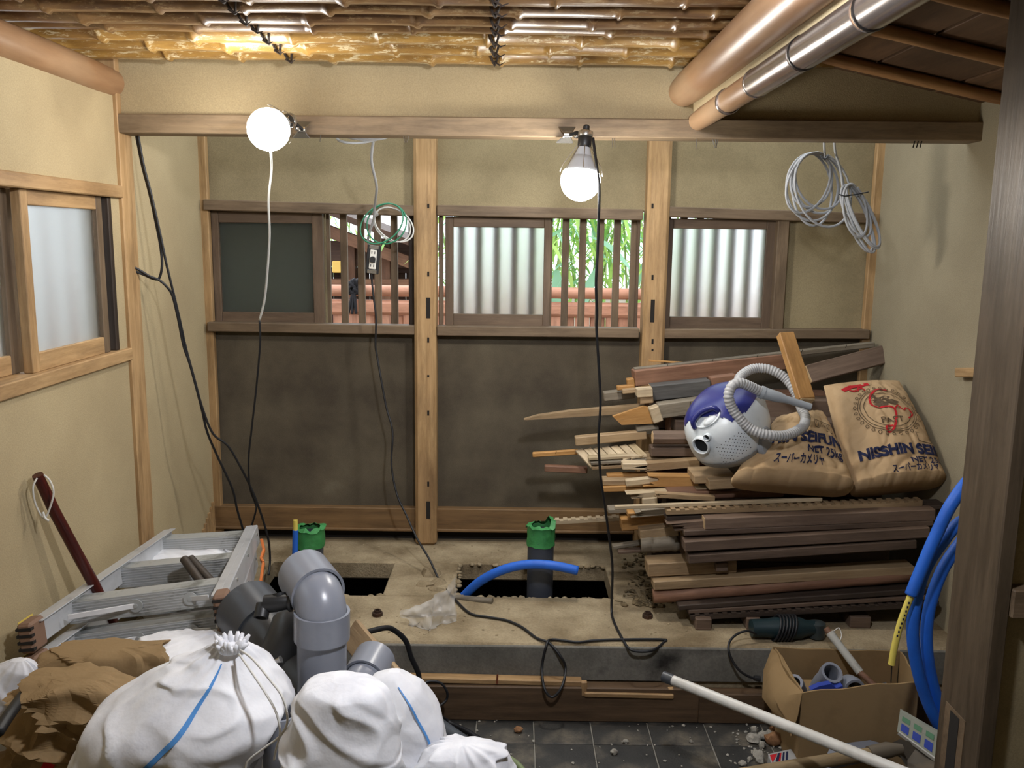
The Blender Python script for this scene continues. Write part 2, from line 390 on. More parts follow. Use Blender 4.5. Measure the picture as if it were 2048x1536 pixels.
bar('jamb', (DX(419, 540), D + .02, zr2), (DX(419, 540), D + .02, zr1), .022, .06, DARKW, w1, up=(0, 1, 0)); bar('jamb', (DX(823, 540), D + .04, zr2), (DX(823, 540), D + .04, zr1), .024, .08, DARKW, w1, up=(0, 1, 0))
w2 = empty('window_2', (DX(1080), D + .03, zr2)); S(w2, 'middle back window: frosted sash beside open lattice with greenery outside', 'window')
sash(w2, 891, 434, 1101, 652, 907, 455, 1087, 628, D + .025)
slats(w2, (923, 958, 993, 1028, 1063, 1097, 1130, 1164, 1199, 1232, 1266), 420, 672)
bar('jamb', (DX(881, 540), D + .035, zr2), (DX(881, 540), D + .035, zr1), .016, .05, SASH, w2, up=(0, 1, 0)); bar('jamb', (DX(1279, 540), D + .07, zr2), (DX(1279, 540), D + .07, zr1), .012, .03, SASH, w2, up=(0, 1, 0))
w3 = empty('window_3', (DX(1435), D + .03, zr2)); S(w3, 'right back window: closed frosted sash with slat shadows', 'window')
sash(w3, 1328, 438, 1546, 658, 1342, 458, 1527, 634, D + .02)
slats(w3, (1330, 1363, 1395, 1428, 1461, 1494, 1527, 1558), 424, 678)

# --- left wall with its window
zu0, zu1 = atX(226, 395, XL).z, atX(226, 370, XL).z
zl0, zl1 = atX(246, 723, XL).z, atX(246, 698, XL).z
yl = atX(230, 540, XL).y
wl = MB()
wl.box((XL - .1, -1.3, zu1), (XL, YB, 2.0)); wl.box((XL - .1, -1.3, -.05), (XL, YB, zl0)); wl.box((XL - .1, YB, -.3), (XL, D + .1, 2.25))
wl.box((XL - .1, -1.3, zl0), (XL, 1.25, zu1)); wl.box((XL - .1, yl, zl0), (XL, YB, zu1))
wl = wl.build('wall_left', PL); S(wl, 'tan sand plaster left wall with a two sash window')
for k2 in range(7):
    y = D - .05 - k2 * .024; bar('lath', (XL + .004, y, SLAB), (XL + .004, y, SLAB + .17 - k2 * .015), .018, .008, POST, wl, up=(1, 0, 0), bev=.001)
t = bar('trim_16', (XL - .03, YB + .045, 0), (XL - .03, YB + .045, 2.06), .095, .085, POST, up=(1, 0, 0)); S(t, 'full height timber post in the left wall below the log', 'post')
t = bar('trim_17', (XL - .02, -.2, (zu0+zu1)/2), (XL - .02, YB, (zu0+zu1)/2), .07, zu1 - zu0, POST); S(t, 'timber head rail over the left wall window', 'rail')
t = bar('trim_18', (XL - .02, -.2, (zl0+zl1)/2), (XL - .02, YB, (zl0+zl1)/2), .07, zl1 - zl0, POST); S(t, 'timber sill rail under the left wall window', 'rail')
w4 = empty('window_4', (XL, 2.3, zl1)); S(w4, 'left wall window with two frosted sliding sashes', 'window')
def lsash(y0, y1, X, sw=.035, hw=.05):
    s = empty('sash', (X, y0, zl1)); s.parent = w4; s.matrix_basis = WORLD[w4.name].inverted() @ WORLD[s.name]
    bar('stile', (X, y0 + sw/2, zl1), (X, y0 + sw/2, zu0), .026, sw, POST, s, up=(0, 1, 0), bev=.002); bar('stile', (X, y1 - sw/2, zl1), (X, y1 - sw/2, zu0), .026, sw, RAIL, s, up=(0, 1, 0), bev=.002)
    bar('top_rail', (X, y0 + sw, zu0 - .02), (X, y1 - sw, zu0 - .02), .024, .04, POST, s, bev=.002); bar('bottom_rail', (X, y0 + sw, zl1 + hw/2), (X, y1 - sw, zl1 + hw/2), .024, hw, POST, s, bev=.002)
    MB().box((X - .004, y0 + sw - .004, zl1 + hw - .004), (X, y1 - sw + .004, zu0 - .036)).build('pane', FROST, s)
lsash(atX(58, 560, XL).y, atX(216, 540, XL).y, XL - .02)
lsash(1.28, atX(50, 560, XL).y + .03, XL - .06)
bar('jamb', (XL - .03, yl - .008, zl1), (XL - .03, yl - .008, zu0), .06, .022, DARKW, w4, up=(0, 1, 0))
for k2 in range(14): bar('slat', (XL - .13, 1.25 + k2 * .115, zl0), (XL - .13, 1.25 + k2 * .115, zu1), .022, .03, RAIL, w4, up=(0, 1, 0), bev=.002)

# --- right wall, right front partition, unseen closing walls that keep daylight out
wr = MB().box((XR, 1.97, -.05), (XR + .1, D + .1, 2.25)).build('wall_right', PLH); S(wr, 'grey tan sand plaster right wall beside the lumber pile')
bar('wall_block', atX(1918, 745, XR - .015), atX(1960, 745, XR - .015), .03, .03, POST, wr)
JX = 1.0; jy1 = atX(1930, 900, JX).y; jy0 = atX(2022, 900, JX).y
wp = MB().box((JX + .034, jy0 + .03, -.05), (2.5, jy0 + .12, 2.1)); wp = wp.build('wall_partition', PLM); S(wp, 'dim plaster stub wall right of the foreground post')
zz = atY(2030, 1207, jy0).z; bar('rail', (JX + .034, jy0 + .015, zz), (2.5, jy0 + .015, zz), .045, .062, RAIL, wp)
t = bar('trim_19', (JX + .017, (jy0 + jy1)/2, 0), (JX + .017, (jy0 + jy1)/2, 2.3), jy1 - jy0, .034, wood('foreground_post_timber', '#4b4033', '#5d5041', '#41382d', rough=.4, var=0), up=(1, 0, 0), bev=.003); S(t, 'dark timber post in the right foreground with a mortise near its foot', 'post')
a = atX(1893, 1402, JX); b = atX(1936, 1402, JX)
MB().box((JX - .0015, b.y, .05), (JX + .002, a.y, a.z)).build('mortise_border', RAIL, t)
a2 = atX(1903, 1420, JX); b2 = atX(1922, 1420, JX); MB().box((JX - .0025, b2.y, .05), (JX, a2.y, a2.z)).build('mortise_hole', GAP, t)
bar('peg', atX(1930, 742, JX + .25), atX(1912, 742, JX + .25), .03, .032, WTMP, t) if False else None
wf = MB().box((XL - .1, -1.3, -.05), (1.85, -1.2, 2.3)).build('wall_front', PL); S(wf, 'added unseen plaster wall behind the viewer')  # unseen wall, added and left solid to cut daylight fill
ws = MB().box((1.75, -1.3, -.05), (1.85, 2.0, 2.3)); ws = ws.build('wall_side', PL); S(ws, 'added unseen plaster side wall right of the viewer')  # also unseen and added, closed so less sky light comes in

# --- lintel beam and hanging wall
p0, p1 = atY(222, 246, YB), atY(1990, 263, YB)
bm_o = bar('trim_20', p0 + Vector((0, .045, 0)), p1 + Vector((.02, .045, 0)), .09, .058, BEAM); S(bm_o, 'long timber lintel beam across the alcove with hooks and nails', 'beam')
ww = MB().box((XL, YB + .025, p0.z + .02), (XR + .05, YB + .085, 2.25)).build('wall_lintel', PL); S(ww, 'tan plaster hanging wall above the long lintel beam')
NAIL = plain('steel_nail', '#8d8a84', .4, .9)
for (x, y, dx) in ((642, 266, -2), (806, 268, 4), (812, 268, 0), (818, 268, -4), (1225, 278, 0), (1229, 278, 1), (1392, 281, 2), (1424, 278, 6), (1430, 278, 3), (1436, 278, -4)):
    MB().tube([atY(x, y - 4, YB + .02), atY(x + dx/2, y + 8, YB + .015), atY(x + dx, y + 17, YB + .01)], .0016, 5).build('nail', NAIL, bm_o)
for x in (1829, 1836, 1843): MB().tube([atY(x + 4, 270, YB + .02), atY(x - 3, 295, YB + .01)], .002, 5).build('nail', GAP, bm_o)

# --- bamboo ceiling
cl = MB().box((XL - .1, -1.3, 2.16), (.70, YB + .1, 2.24)).build('ceiling', plain('smoked_ceiling_board', '#2a2018', .8)); S(cl, 'bamboo pole ceiling lashed with vine over dark boards', 'ceiling')
def bamboo_mat(name, c1, c2, cw, rough):
    m, nt, b, new, link = _nt(name); tc = new('ShaderNodeTexCoord'); oi = new('ShaderNodeObjectInfo')
    ad = new('ShaderNodeVectorMath'); ad.operation = 'ADD'; link(tc.outputs['Object'], ad.inputs[0]); link(oi.outputs['Random'], ad.inputs[1])
    n1 = _noise(new, link, ad.outputs[0], 6, 5, .7, mapscale=(1.0, 3, 3)); n2 = _noise(new, link, ad.outputs[0], 26, 6, .8, mapscale=(.7, 2, 2))
    r = _ramp(new, link, n1.outputs[0], [(.35, lin(c1)), (.65, lin(c2))]); r2 = _ramp(new, link, n2.outputs[0], [(.54, (0, 0, 0, 1)), (.6, (.85, .85, .85, 1))])
    mx = new('ShaderNodeMixRGB'); mx.inputs[2].default_value = lin(cw); link(r2.outputs[0], mx.inputs[0]); link(r.outputs[0], mx.inputs[1]); link(mx.outputs[0], b.inputs['Base Color'])
    b.inputs['Roughness'].default_value = rough; return m
BAM_D = bamboo_mat('smoked_bamboo', '#5d432c', '#86663f', '#9a8360', .3)
BAM_Y = bamboo_mat('worn_yellow_bamboo', '#7d5c30', '#ab8647', '#d6c9a6', .36)
VINE = plain('vine_tie_bark', '#2b2018', .8)
ys = [2.745, 2.615, 2.49, 2.375, 2.27, 2.17, 2.065, 1.955, 1.85, 1.745, 1.64, 1.53, 1.42, 1.31, 1.20, 1.09]
for i, y in enumerate(ys):
    r = .058 + random.uniform(-.003, .003) if i < 3 else .049 + random.uniform(-.003, .003)
    z = CEIL + r + random.uniform(-.002, .004) + (0.0 if i > 2 else -.004)
    pts = []; rs = []; x = XL - .1; nxt = x + random.uniform(.05, .25); tilt = random.uniform(-.006, .006)
    while x < .69:
        L = random.uniform(.2, .3); q = x
        for (d, k) in ((0, 1.0), (.006, 1.10), (.012, 1.10), (.02, .97), (L * .5, .95), (L - .01, .98)):
            pts.append((q + d, y + tilt * (q + d), z + .002 * math.sin(q * 5 + i))); rs.append(r * k)
        x += L
    M = Matrix.Translation((-.3, y, z)); mb = MB().tube(pts, rs, 10)
    bo = mb.build('bamboo_pole', BAM_Y if i < 3 else BAM_D, cl, M, smooth='all')
    for xt in ((575 - i * 22), 990):
        c = atY(xt, 60, y); X = c.x + (0 if xt != 990 else 0)
        for sgn in (-1, 1):
            arc = []
            for q in range(8):
                t = q / 7; ph = math.radians(35 - 120 * t); arc.append((X + sgn * .03 * (1 - t) + (.01 if xt != 990 else 0), y - (r + .003) * math.cos(ph), z + (r + .003) * math.sin(ph)))
            MB().tube(arc, .0034, 5).build('vine_tie', VINE, bo)
        MB().tube([(X, y - r * .55, z - r * .95), (X + .016, y - r * .6, z - r - .008), (X + .03, y - r * .7, z - r - .002 * (i % 4))], [.003, .0025, .001], 5).build('vine_tie', VINE, bo)

# --- logs and the steel clad beam running towards the viewer
def log(name, c, R, mat, Y0=-1.1, Y1=YB + .03, taper=0.0, seed=0, n=20):
    pts = []; rs = []
    for k in range(30):
        t = k / 29; y = Y1 + (Y0 - Y1) * t
        pts.append((c.x + .004 * noise.noise(Vector((y * 1.3, seed, 0))), y, c.z + .004 * noise.noise(Vector((y * 1.1, seed + 5, 0)))))
        rs.append(R * (1 + taper * t) * (.93 if k == 0 else 1))
    M, L = along(pts[0], pts[-1])
    return MB().tube(pts, rs, n).build(name, mat, None, M, smooth=True)
t = log('trim_21', atY(213, 163, YB), .047, LOG, seed=1); S(t, 'polished orange log along the top of the left wall', 'beam')
cR = atY(1371, 180, YB); t = log('trim_22', cR, .05, LOG, seed=2, taper=.1); S(t, 'polished orange log carrying the bamboo ceiling on the right', 'beam')
cS = atY(1396, 241, YB)
wst = MB().box((cS.x - .012, -1.1, cS.z), (cS.x + .05, YB + .03, 2.2)).build('wall_strip', PL); S(wst, 'narrow plaster strip between upper log and polished lower log')
STEEL = plain('polished_metal_sleeve', '#8f8782', .22, .85, dirt='#6b5a50', dscale=5)
t = log('trim_23', cS, .031, LOG, seed=3); S(t, 'slim lower log with shiny sleeves and dark bands, running to the viewer', 'beam')
BAND = plain('dark_band', '#1d1a19', .4, .5)
ybands = [2.42, 2.14, 1.80, 1.47, 1.12, .7]
for i, y in enumerate(ybands):
    MB().lathe([(.0335, 0), (.0352, .003), (.0352, .008), (.0335, .011)], 20, Matrix.Translation((cS.x, y, cS.z)) @ Matrix.Rotation(math.pi/2, 4, 'X')).build('band', BAND if i > 1 else STEEL, t, smooth=True)
for a, b in ((2.13, 1.81), (1.79, 1.48), (1.46, 1.13), (1.11, .4)):
    MB().tube([(cS.x, a, cS.z), (cS.x, (a+b)/2, cS.z), (cS.x, b, cS.z)], .0332, 24).build('sleeve', STEEL, t, smooth=True)

# --- lean-to ceiling on the right
def lz(X): return 1.5 + .375 + .21 * (1.55 - X)
cr = MB(); cr.add([(.55, -1.3, lz(.55) + .05), (2.5, -1.3, lz(2.5) + .05), (2.5, YB + .1, lz(2.5) + .05), (.55, YB + .1, lz(.55) + .05), (.55, -1.3, lz(.55) + .09), (2.5, -1.3, lz(2.5) + .09), (2.5, YB + .1, lz(2.5) + .09), (.55, YB + .1, lz(.55) + .09)], [(0,3,2,1),(4,5,6,7),(0,1,5,4),(1,2,6,5),(2,3,7,6),(3,0,4,7)])
cr = cr.build('ceiling_lean_to', GAP); S(cr, 'sloping board ceiling of the lean-to on round rafters', 'ceiling')
CB = wood('ceiling_board_wood', '#5c4430', '#76593f', '#4d3a2a', var=.2)
X = .56
while X < 2.4:
    w = .245; mb = MB()
    xs = (X + .002, X + w - .002)
    bar('ceiling_board', ((xs[0]+xs[1])/2, .2, lz(X + w/2) + .04), ((xs[0]+xs[1])/2, YB + .03, lz(X + w/2) + .04), xs[1] - xs[0], .012, CB, cr, up=(.21, 0, 1), bev=.002)
    X += w
RAF = wood('rafter_pole', '#9a7048', '#b48a5c', '#805b3b', rough=.5, grain=(.6, 9, 9), var=.1)
for i, y in enumerate((2.66, 2.31, 1.98, 1.64, 1.3)):
    pts = [(.58 + k * .19, y + .004 * noise.noise(Vector((k, i, 0))), lz(.58 + k * .19) + .016 + .005 * noise.noise(Vector((k * .7, i, 3)))) for k in range(10)]
    M, L = along(pts[0], pts[-1]); MB().tube(pts, [.0175 + .0015 * noise.noise(Vector((k, i * 3, 1))) for k in range(10)], 10).build('rafter', RAF, cr, M, smooth='all')
# ================================================================== work lamps
BULBS = [emis('lit_led_bulb_forward', '#fffaf2', LAMP_STRENGTH * .5), emis('lit_led_bulb_hanging', '#fffaf2', LAMP_STRENGTH), emis('lit_led_bulb_bright', '#f4f7ff', LAMP_STRENGTH * 2.9)]
CHROME = plain('chrome_wire', '#b9b7b2', .25, .9)
BLACKP = plain('black_plastic', '#1c1d1f', .45)
LEDBASE = plain('grey_bulb_collar', '#b9bcc0', .4)
def work_lamp(bulb, sock, clip, label, r=.060):
    b = Vector(bulb); s = Vector(sock); z = (s - b).normalized()
    x = z.cross(Vector((0, 0, 1)) if abs(z.z) < .9 else Vector((0, 1, 0))).normalized(); y = z.cross(x); M = frame(x, y, z, b); L = (s - b).length
    e = empty('work_lamp', (b.x, b.y, b.z - r), label, 'lamp', 'clip-on work lamps on the beam')
    prof = [(.004, -r)] + [(r * math.sin(a), -r * math.cos(a)) for a in [k * math.pi / 14 for k in range(1, 10)]]
    MB().lathe(prof, 28, M).build('bulb', BULBS.pop(0), e, smooth='all')
    a9 = 9 * math.pi / 14; MB().lathe([(r * math.sin(a9) + .0006, -r * math.cos(a9) - .001), (r * .82, r * .55), (.034, r * .98), (.026, r * 1.25)], 28, M).build('bulb_housing', LEDBASE, e, smooth='all')
    MB().lathe([(.026, r * 1.25), (.020, r * 1.55), (.016, L - .035)], 20, M).build('bulb_collar', LEDBASE, e, smooth=True)
    MB().lathe([(.019, L - .05), (.021, L - .045), (.021, L - .02), (.018, L - .015), (.018, L), (.010, L + .004), (.010, L + .014), (.006, L + .018)], 18, M).build('socket', BLACKP, e, smooth=True)
    MB().lathe([(.0215, L - .018), (.0225, L - .016), (.0225, L - .003), (.0215, L - .001)], 18, M).build('socket_ring', CHROME, e, smooth=True)
    for k in range(8):
        a = k * math.pi / 4; c, sn = math.cos(a), math.sin(a)
        pr = [(.02, L - .045), (.03, r * 1.5), (r * .95, r * .75), (r * 1.07, r * .35)]
        MB().tube([M @ Vector((q * c, q * sn, h)) for q, h in cmr([(q, h, 0) for q, h in pr], 3) and [(v.x, v.y) for v in cmr([(q, h, 0) for q, h in pr], 3)]], .0011, 5).build('guard_wire', CHROME, e)
    # clip
    c = Vector(clip); d = s - c
    cp = MB().prism([c + Vector((-.028, -.004, .012)), c + Vector((.024, -.004, .012)), c + Vector((.012, -.022, -.006)), c + Vector((-.014, -.022, -.006))], (0, .003, .004)).build('clip_jaw', CHROME, e)
    MB().prism([c + Vector((-.034, -.004, -.03)), c + Vector((.018, -.004, -.03)), c + Vector((.010, -.024, -.016)), c + Vector((-.014, -.024, -.016))], (0, .003, -.004)).build('clip_jaw', CHROME, e)
    MB().tube([c + Vector((-.012, -.022, -.010)), c + Vector((.012, -.022, -.010))], .010, 12).build('clip_spring', CHROME, e, smooth=True)
    MB().tube([c + Vector((.004, -.024, -.012)), (c + s) / 2 + Vector((0, -.01, -.004)), s - z * .02], .0055, 8).build('clip_arm', BLACKP, e)
    k1 = (c + s) / 2 + Vector((0, -.012, -.016)); MB().lathe([(.003, -.006), (.008, -.004), (.009, 0), (.008, .004), (.003, .006)], 12, Matrix.Translation(k1)).build('wing_knob', CHROME, e, smooth=True)
    return e
work_lamp(atY(537, 259, 2.58), atY(582, 240, 2.70), atY(607, 254, YB - .002), 'round lit work lamp clipped to the left part of the beam')
work_lamp(atY(1161, 362, 2.69), atY(1172, 262, 2.71), atY(1135, 264, YB - .002), 'lit work lamp hanging bulb down from the beam before the middle window')

work_lamp((.20, 1.2, 1.93), (.345, 1.16, 1.99), (.47, 1.16, 1.995), 'bright work lamp clipped to the right log above the white sacks')

# ================================================================== cables and coils
CABB = plain('black_rubber_cable', '#15161a', .5); CABG = plain('grey_vinyl_cable', '#a7a9ab', .5); CABW = plain('white_cable', '#c9c9c4', .5); CABGR = plain('green_wire', '#2c7a5a', .4)
def cable(name, pts, r, mat, label, cat='cable', Y=None, parent=None, k=6, n=7, group=None):
    o = MB().tube(cmr(px(pts, Y), k), r, n).build(name, mat, parent, smooth='all')
    if parent is None: tag(o, label, cat, group)
    return o
# cord of the left lamp: pale upper part, black below
cd = cable('lamp_cord', [(519,640,2.93),(520,690,2.95),(512,780,3.0),(503,860,3.04),(497,920,3.07),(500,976,3.1),(510,1005,3.12),(512,1020,3.12),(502,1056,3.14),(494,1090,3.16),(490,1120,3.16)], .0035, CABB, 'thin cord falling from the round left lamp, white above and black below')
cable('upper_length', [(541,300,2.60),(543,340,2.66),(537,400,2.70),(539,470,2.76),(535,540,2.83),(529,600,2.89),(519,640,2.93)], .0036, CABW, '', parent=cd)
# black cables from the beam end
bp = cable('power_cable', [(275,262,2.88),(287,329,2.88),(303,391,2.88),(320,466,2.89),(332,524,2.90),(348,590,2.92),(359,637,2.94),(371,692,2.96),(388,755,2.98),(405,816,3.0),(426,867,3.02),(456,892,3.05),(481,934,3.08),(502,976,3.1),(514,1005,3.11),(527,1043,3.13),(537,1081,3.14),(540,1119,3.14),(537,1150,3.1)], .0042, CABB, 'black cable from the beam end passing the left return wall to the floor')
bq = cable('power_cable', [(271,262,2.885),(284,329,2.885),(300,391,2.885),(316,466,2.895),(322,501,2.9),(324,532,2.9),(318,557,2.9),(305,557,2.89),(289,550,2.88),(273,544,2.87),(262,538,2.86),(266,534,2.86),(280,541,2.87),(300,553,2.88),(318,560,2.89),(334,574,2.9),(345,592,2.915),(356,637,2.935),(367,692,2.955),(380,730,2.97),(403,816,3.0),(414,863,3.02),(435,913,3.06),(464,976,3.1),(474,1018,3.12),(485,1056,3.14),(492,1085,3.15)], .0042, CABB, 'black cable with a twisted loop stub sticking out to the left')
# extension cord from the hanging lamp across the slab to the socket
ext = [(1186,276,2.69),(1192,322,2.66),(1198,368,2.63),(1198,414,2.63),(1197,444,2.64),(1195,505,2.65),(1192,567,2.66),(1194,628,2.68),(1193,659,2.69),(1197,724,2.70),(1201,808,2.72),(1197,875,2.73),(1201,951,2.75),(1208,1000,2.77),(1213,1035,2.79),(1220,1087,2.81),(1225,1140,2.83),(1223,1215,2.84),(1227,1241,'s'),(1244,1276,'s'),(1258,1297,YF-.03),(1279,1303,YF-.04),(1307,1300,YF-.03),(1328,1284,YF+.02),(1325,1279,'s'),(1237,1279,'s'),(1188,1281,'s'),(1154,1284,'s'),(1105,1279,'s'),(1093,1290,YF-.02),(1084,1335,YF-.03),(1089,1377,YF-.08),(1105,1394,YF-.09),(1124,1373,YF-.08),(1131,1338,YF-.03),(1122,1314,YF-.03),(1098,1286,YF-.005),(1073,1276,'s'),(1045,1255,'s'),(1014,1241,'s'),(976,1234,'s'),(941,1227,'s'),(913,1202,'s'),(881,1164,3.1),(859,1119,3.16),(834,1077,3.24),(813,1031,3.30),(794,989,3.33),(783,930,3.36),(785,863,3.38),(773,816,3.40),(762,758,3.41),(754,711,3.42),(751,689,3.42),(752,637,3.42),(746,585,3.42),(743,548,3.42),(744,524,3.42)]
cable('extension_cord', ext, .0042, CABB, 'black extension cord from hanging lamp over the slab to the dangling socket', n=8)
# thick black cable in front
cable('rubber_cable', [(700,1272,2.2),(717,1269,2.25),(770,1256,2.35),(791,1262,2.38),(812,1283,2.4),(822,1314,2.41),(836,1345,2.42),(840,1370,2.42),(850,1401,2.42),(871,1426,2.45),(895,1443,'f'),(937,1464,'f'),(972,1488,'f'),(986,1506,'f'),(988,1525,'f'),(980,1545,'f')], .008, CABB, 'thick black rubber cable drooping from the pipes onto the tiles')
cable('cable_loop', [(842,1372,2.46),(857,1363,2.47),(881,1366,2.48),(894,1384,2.48),(892,1401,2.48),(874,1417,2.46),(868,1432,'f'),(900,1460,'f'),(940,1484,'f')], .004, CABB, 'thin black cable loop against the riser board beside the white sacks')
cable('garden_hose', [(955,1500,'f'),(975,1501,'f'),(997,1506,'f'),(1024,1520,'f'),(1042,1536,'f'),(1060,1562,'f')], .009, plain('green_hose_rubber', '#7d8a63', .5), 'pale green hose on the tiles at the bottom edge', 'hose')
o = MB().pipe([atZ(870, 1443, .03), atZ(935, 1490, .03)], .02, .016, 16).build('grey_hose_pipe', plain('dark_grey_vinyl', '#4a4f55', .4), None, smooth=True); tag(o, 'short dark grey pipe on the tiles beside the white sacks', 'pipe')

# dangling socket with its cable and wire coil
def coil(name, c, ru, rv, u, v, turns, r, mat, label, cat='cable coil', jit=.1, seed=0, parent=None, n=6):
    rn = random.Random(seed); pts = []
    c = Vector(c); u = Vector(u).normalized(); v = Vector(v).normalized(); w = u.cross(v)
    for k in range(turns):
        a = 1 + rn.uniform(-jit, jit); b = 1 + rn.uniform(-jit, jit); ph = rn.uniform(-.03, .03); top = c + v * rv
        for i in range(16):
            t = 2 * math.pi * i / 16 + math.pi / 2
            p = c + u * math.cos(t) * ru * a + v * (math.sin(t) * rv * b + rv * (1 - b)) + w * (k - turns / 2) * r * 1.6 + u * ph * (1 - math.sin(t))
            pts.append(p)
    o = MB().tube(cmr(pts, 2), r, n).build(name, mat, parent, smooth='all')
    if parent is None: tag(o, label, cat)
    return o
SO = empty('dangling_socket', atY(746, 548, 3.42), 'wall socket with black frame dangling from its cable before the lattice', 'socket')
sc = atY(746, 519, 3.41); MS = Matrix.Translation(sc) @ Matrix.Rotation(math.radians(6), 4, 'Y')
MB().box((-.022, .004, -.052), (.022, .03, .052), .004).build('back_box', BLACKP, SO, MS, local=True)
MB().box((-.026, 0, -.055), (.026, .005, .055), .002).build('mounting_frame', BLACKP, SO, MS, local=True)
MB().box((-.013, -.004, -.037), (.013, .002, .037), .002).build('face_plate', plain('white_socket_plastic', '#e6e4dc', .4), SO, MS, local=True)
for zz in (.047, -.047): MB().box((-.018, -.003, zz - .007), (.018, .001, zz + .007), .001).build('metal_strap', CHROME, SO, MS, local=True)
for xx, zz in ((-.006, .026), (.005, .026), (-.006, -.024), (.005, -.024)): MB().box((xx - .0014, -.0046, zz - .005), (xx + .0014, -.003, zz + .005)).build('slot', BLACKP, SO, MS, local=True)
MB().prism([(-.009, -.022, -.010), (.010, -.022, -.010), (.010, -.022, .006), (.004, -.022, .012), (-.003, -.022, .012), (-.009, -.022, .006)], (0, .018, 0)).build('plug', BLACKP, SO, MS, local=True)
cable('socket_cable', [(746,285,2.98),(743,322,3.05),(752,365,3.15),(753,383,3.2),(749,414,3.3),(747,440,3.36),(740,462,3.40),(736,480,3.42),(739,496,3.43)], .005, CABG, 'grey cable running from the coil on the beam down to the dangling socket')
gc = empty('wire_coil', atY(776, 488, 3.40), 'small coil of green and white wire above the dangling socket', 'cable coil')
coil('green_turns', atY(777, 447, 3.40), .077, .076, (1, 0, 0), (0, .1, 1), 2, .0032, CABGR, '', seed=3, jit=.04, parent=gc)
coil('white_turns', atY(775, 448, 3.41), .067, .064, (1, 0, 0), (0, .1, 1), 2, .003, CABW, '', seed=5, jit=.06, parent=gc)
MB().lathe([(.006, -.01), (.011, -.006), (.011, .006), (.006, .01)], 10, Matrix.Translation(atY(751, 428, 3.385)) @ Matrix.Rotation(1.2, 4, 'Y')).build('tape_wrap', plain('grey_tape', '#8b8a87', .6), gc, smooth=True)
coil('cable_ring', atY(735, 262, 2.95) , .075, .05, (1, .05, 0), (0, .8, .6), 5, .0042, CABG, 'flat coil of pale grey cable tucked behind the beam', seed=9, jit=.12)
# big grey coils on the right
hc = empty('hanging_cable_coil', atY(1640, 440, 2.93), 'large hank of grey cable tied in two bunches, hanging right of the frosted window', 'cable coil')
coil('main_turns', atY(1628, 374, 2.93), .085, .108, (1, .25, 0), (-.05, 0, 1), 7, .0042, CABG, '', seed=21, jit=.2, parent=hc)
coil('tail_turns', atY(1712, 430, 2.92), .045, .10, (.95, .3, -.2), (-.28, 0, 1), 6, .0042, CABG, '', seed=33, jit=.25, parent=hc)
cable('lead', [(1648,276,2.92),(1649,300,2.92),(1650,318,2.92)], .0042, CABG, '', parent=hc); cable('lead', [(1668,276,2.92),(1671,305,2.92),(1681,340,2.92),(1686,380,2.92)], .0042, CABG, '', parent=hc)
cable('tie_wire', [(1640,312,2.90),(1650,318,2.89),(1656,310,2.92)], .003, CABB, '', parent=hc); cable('tie_wire', [(1678,388,2.90),(1688,392,2.89),(1705,390,2.9),(1737,384,2.9)], .002, CABB, '', parent=hc)
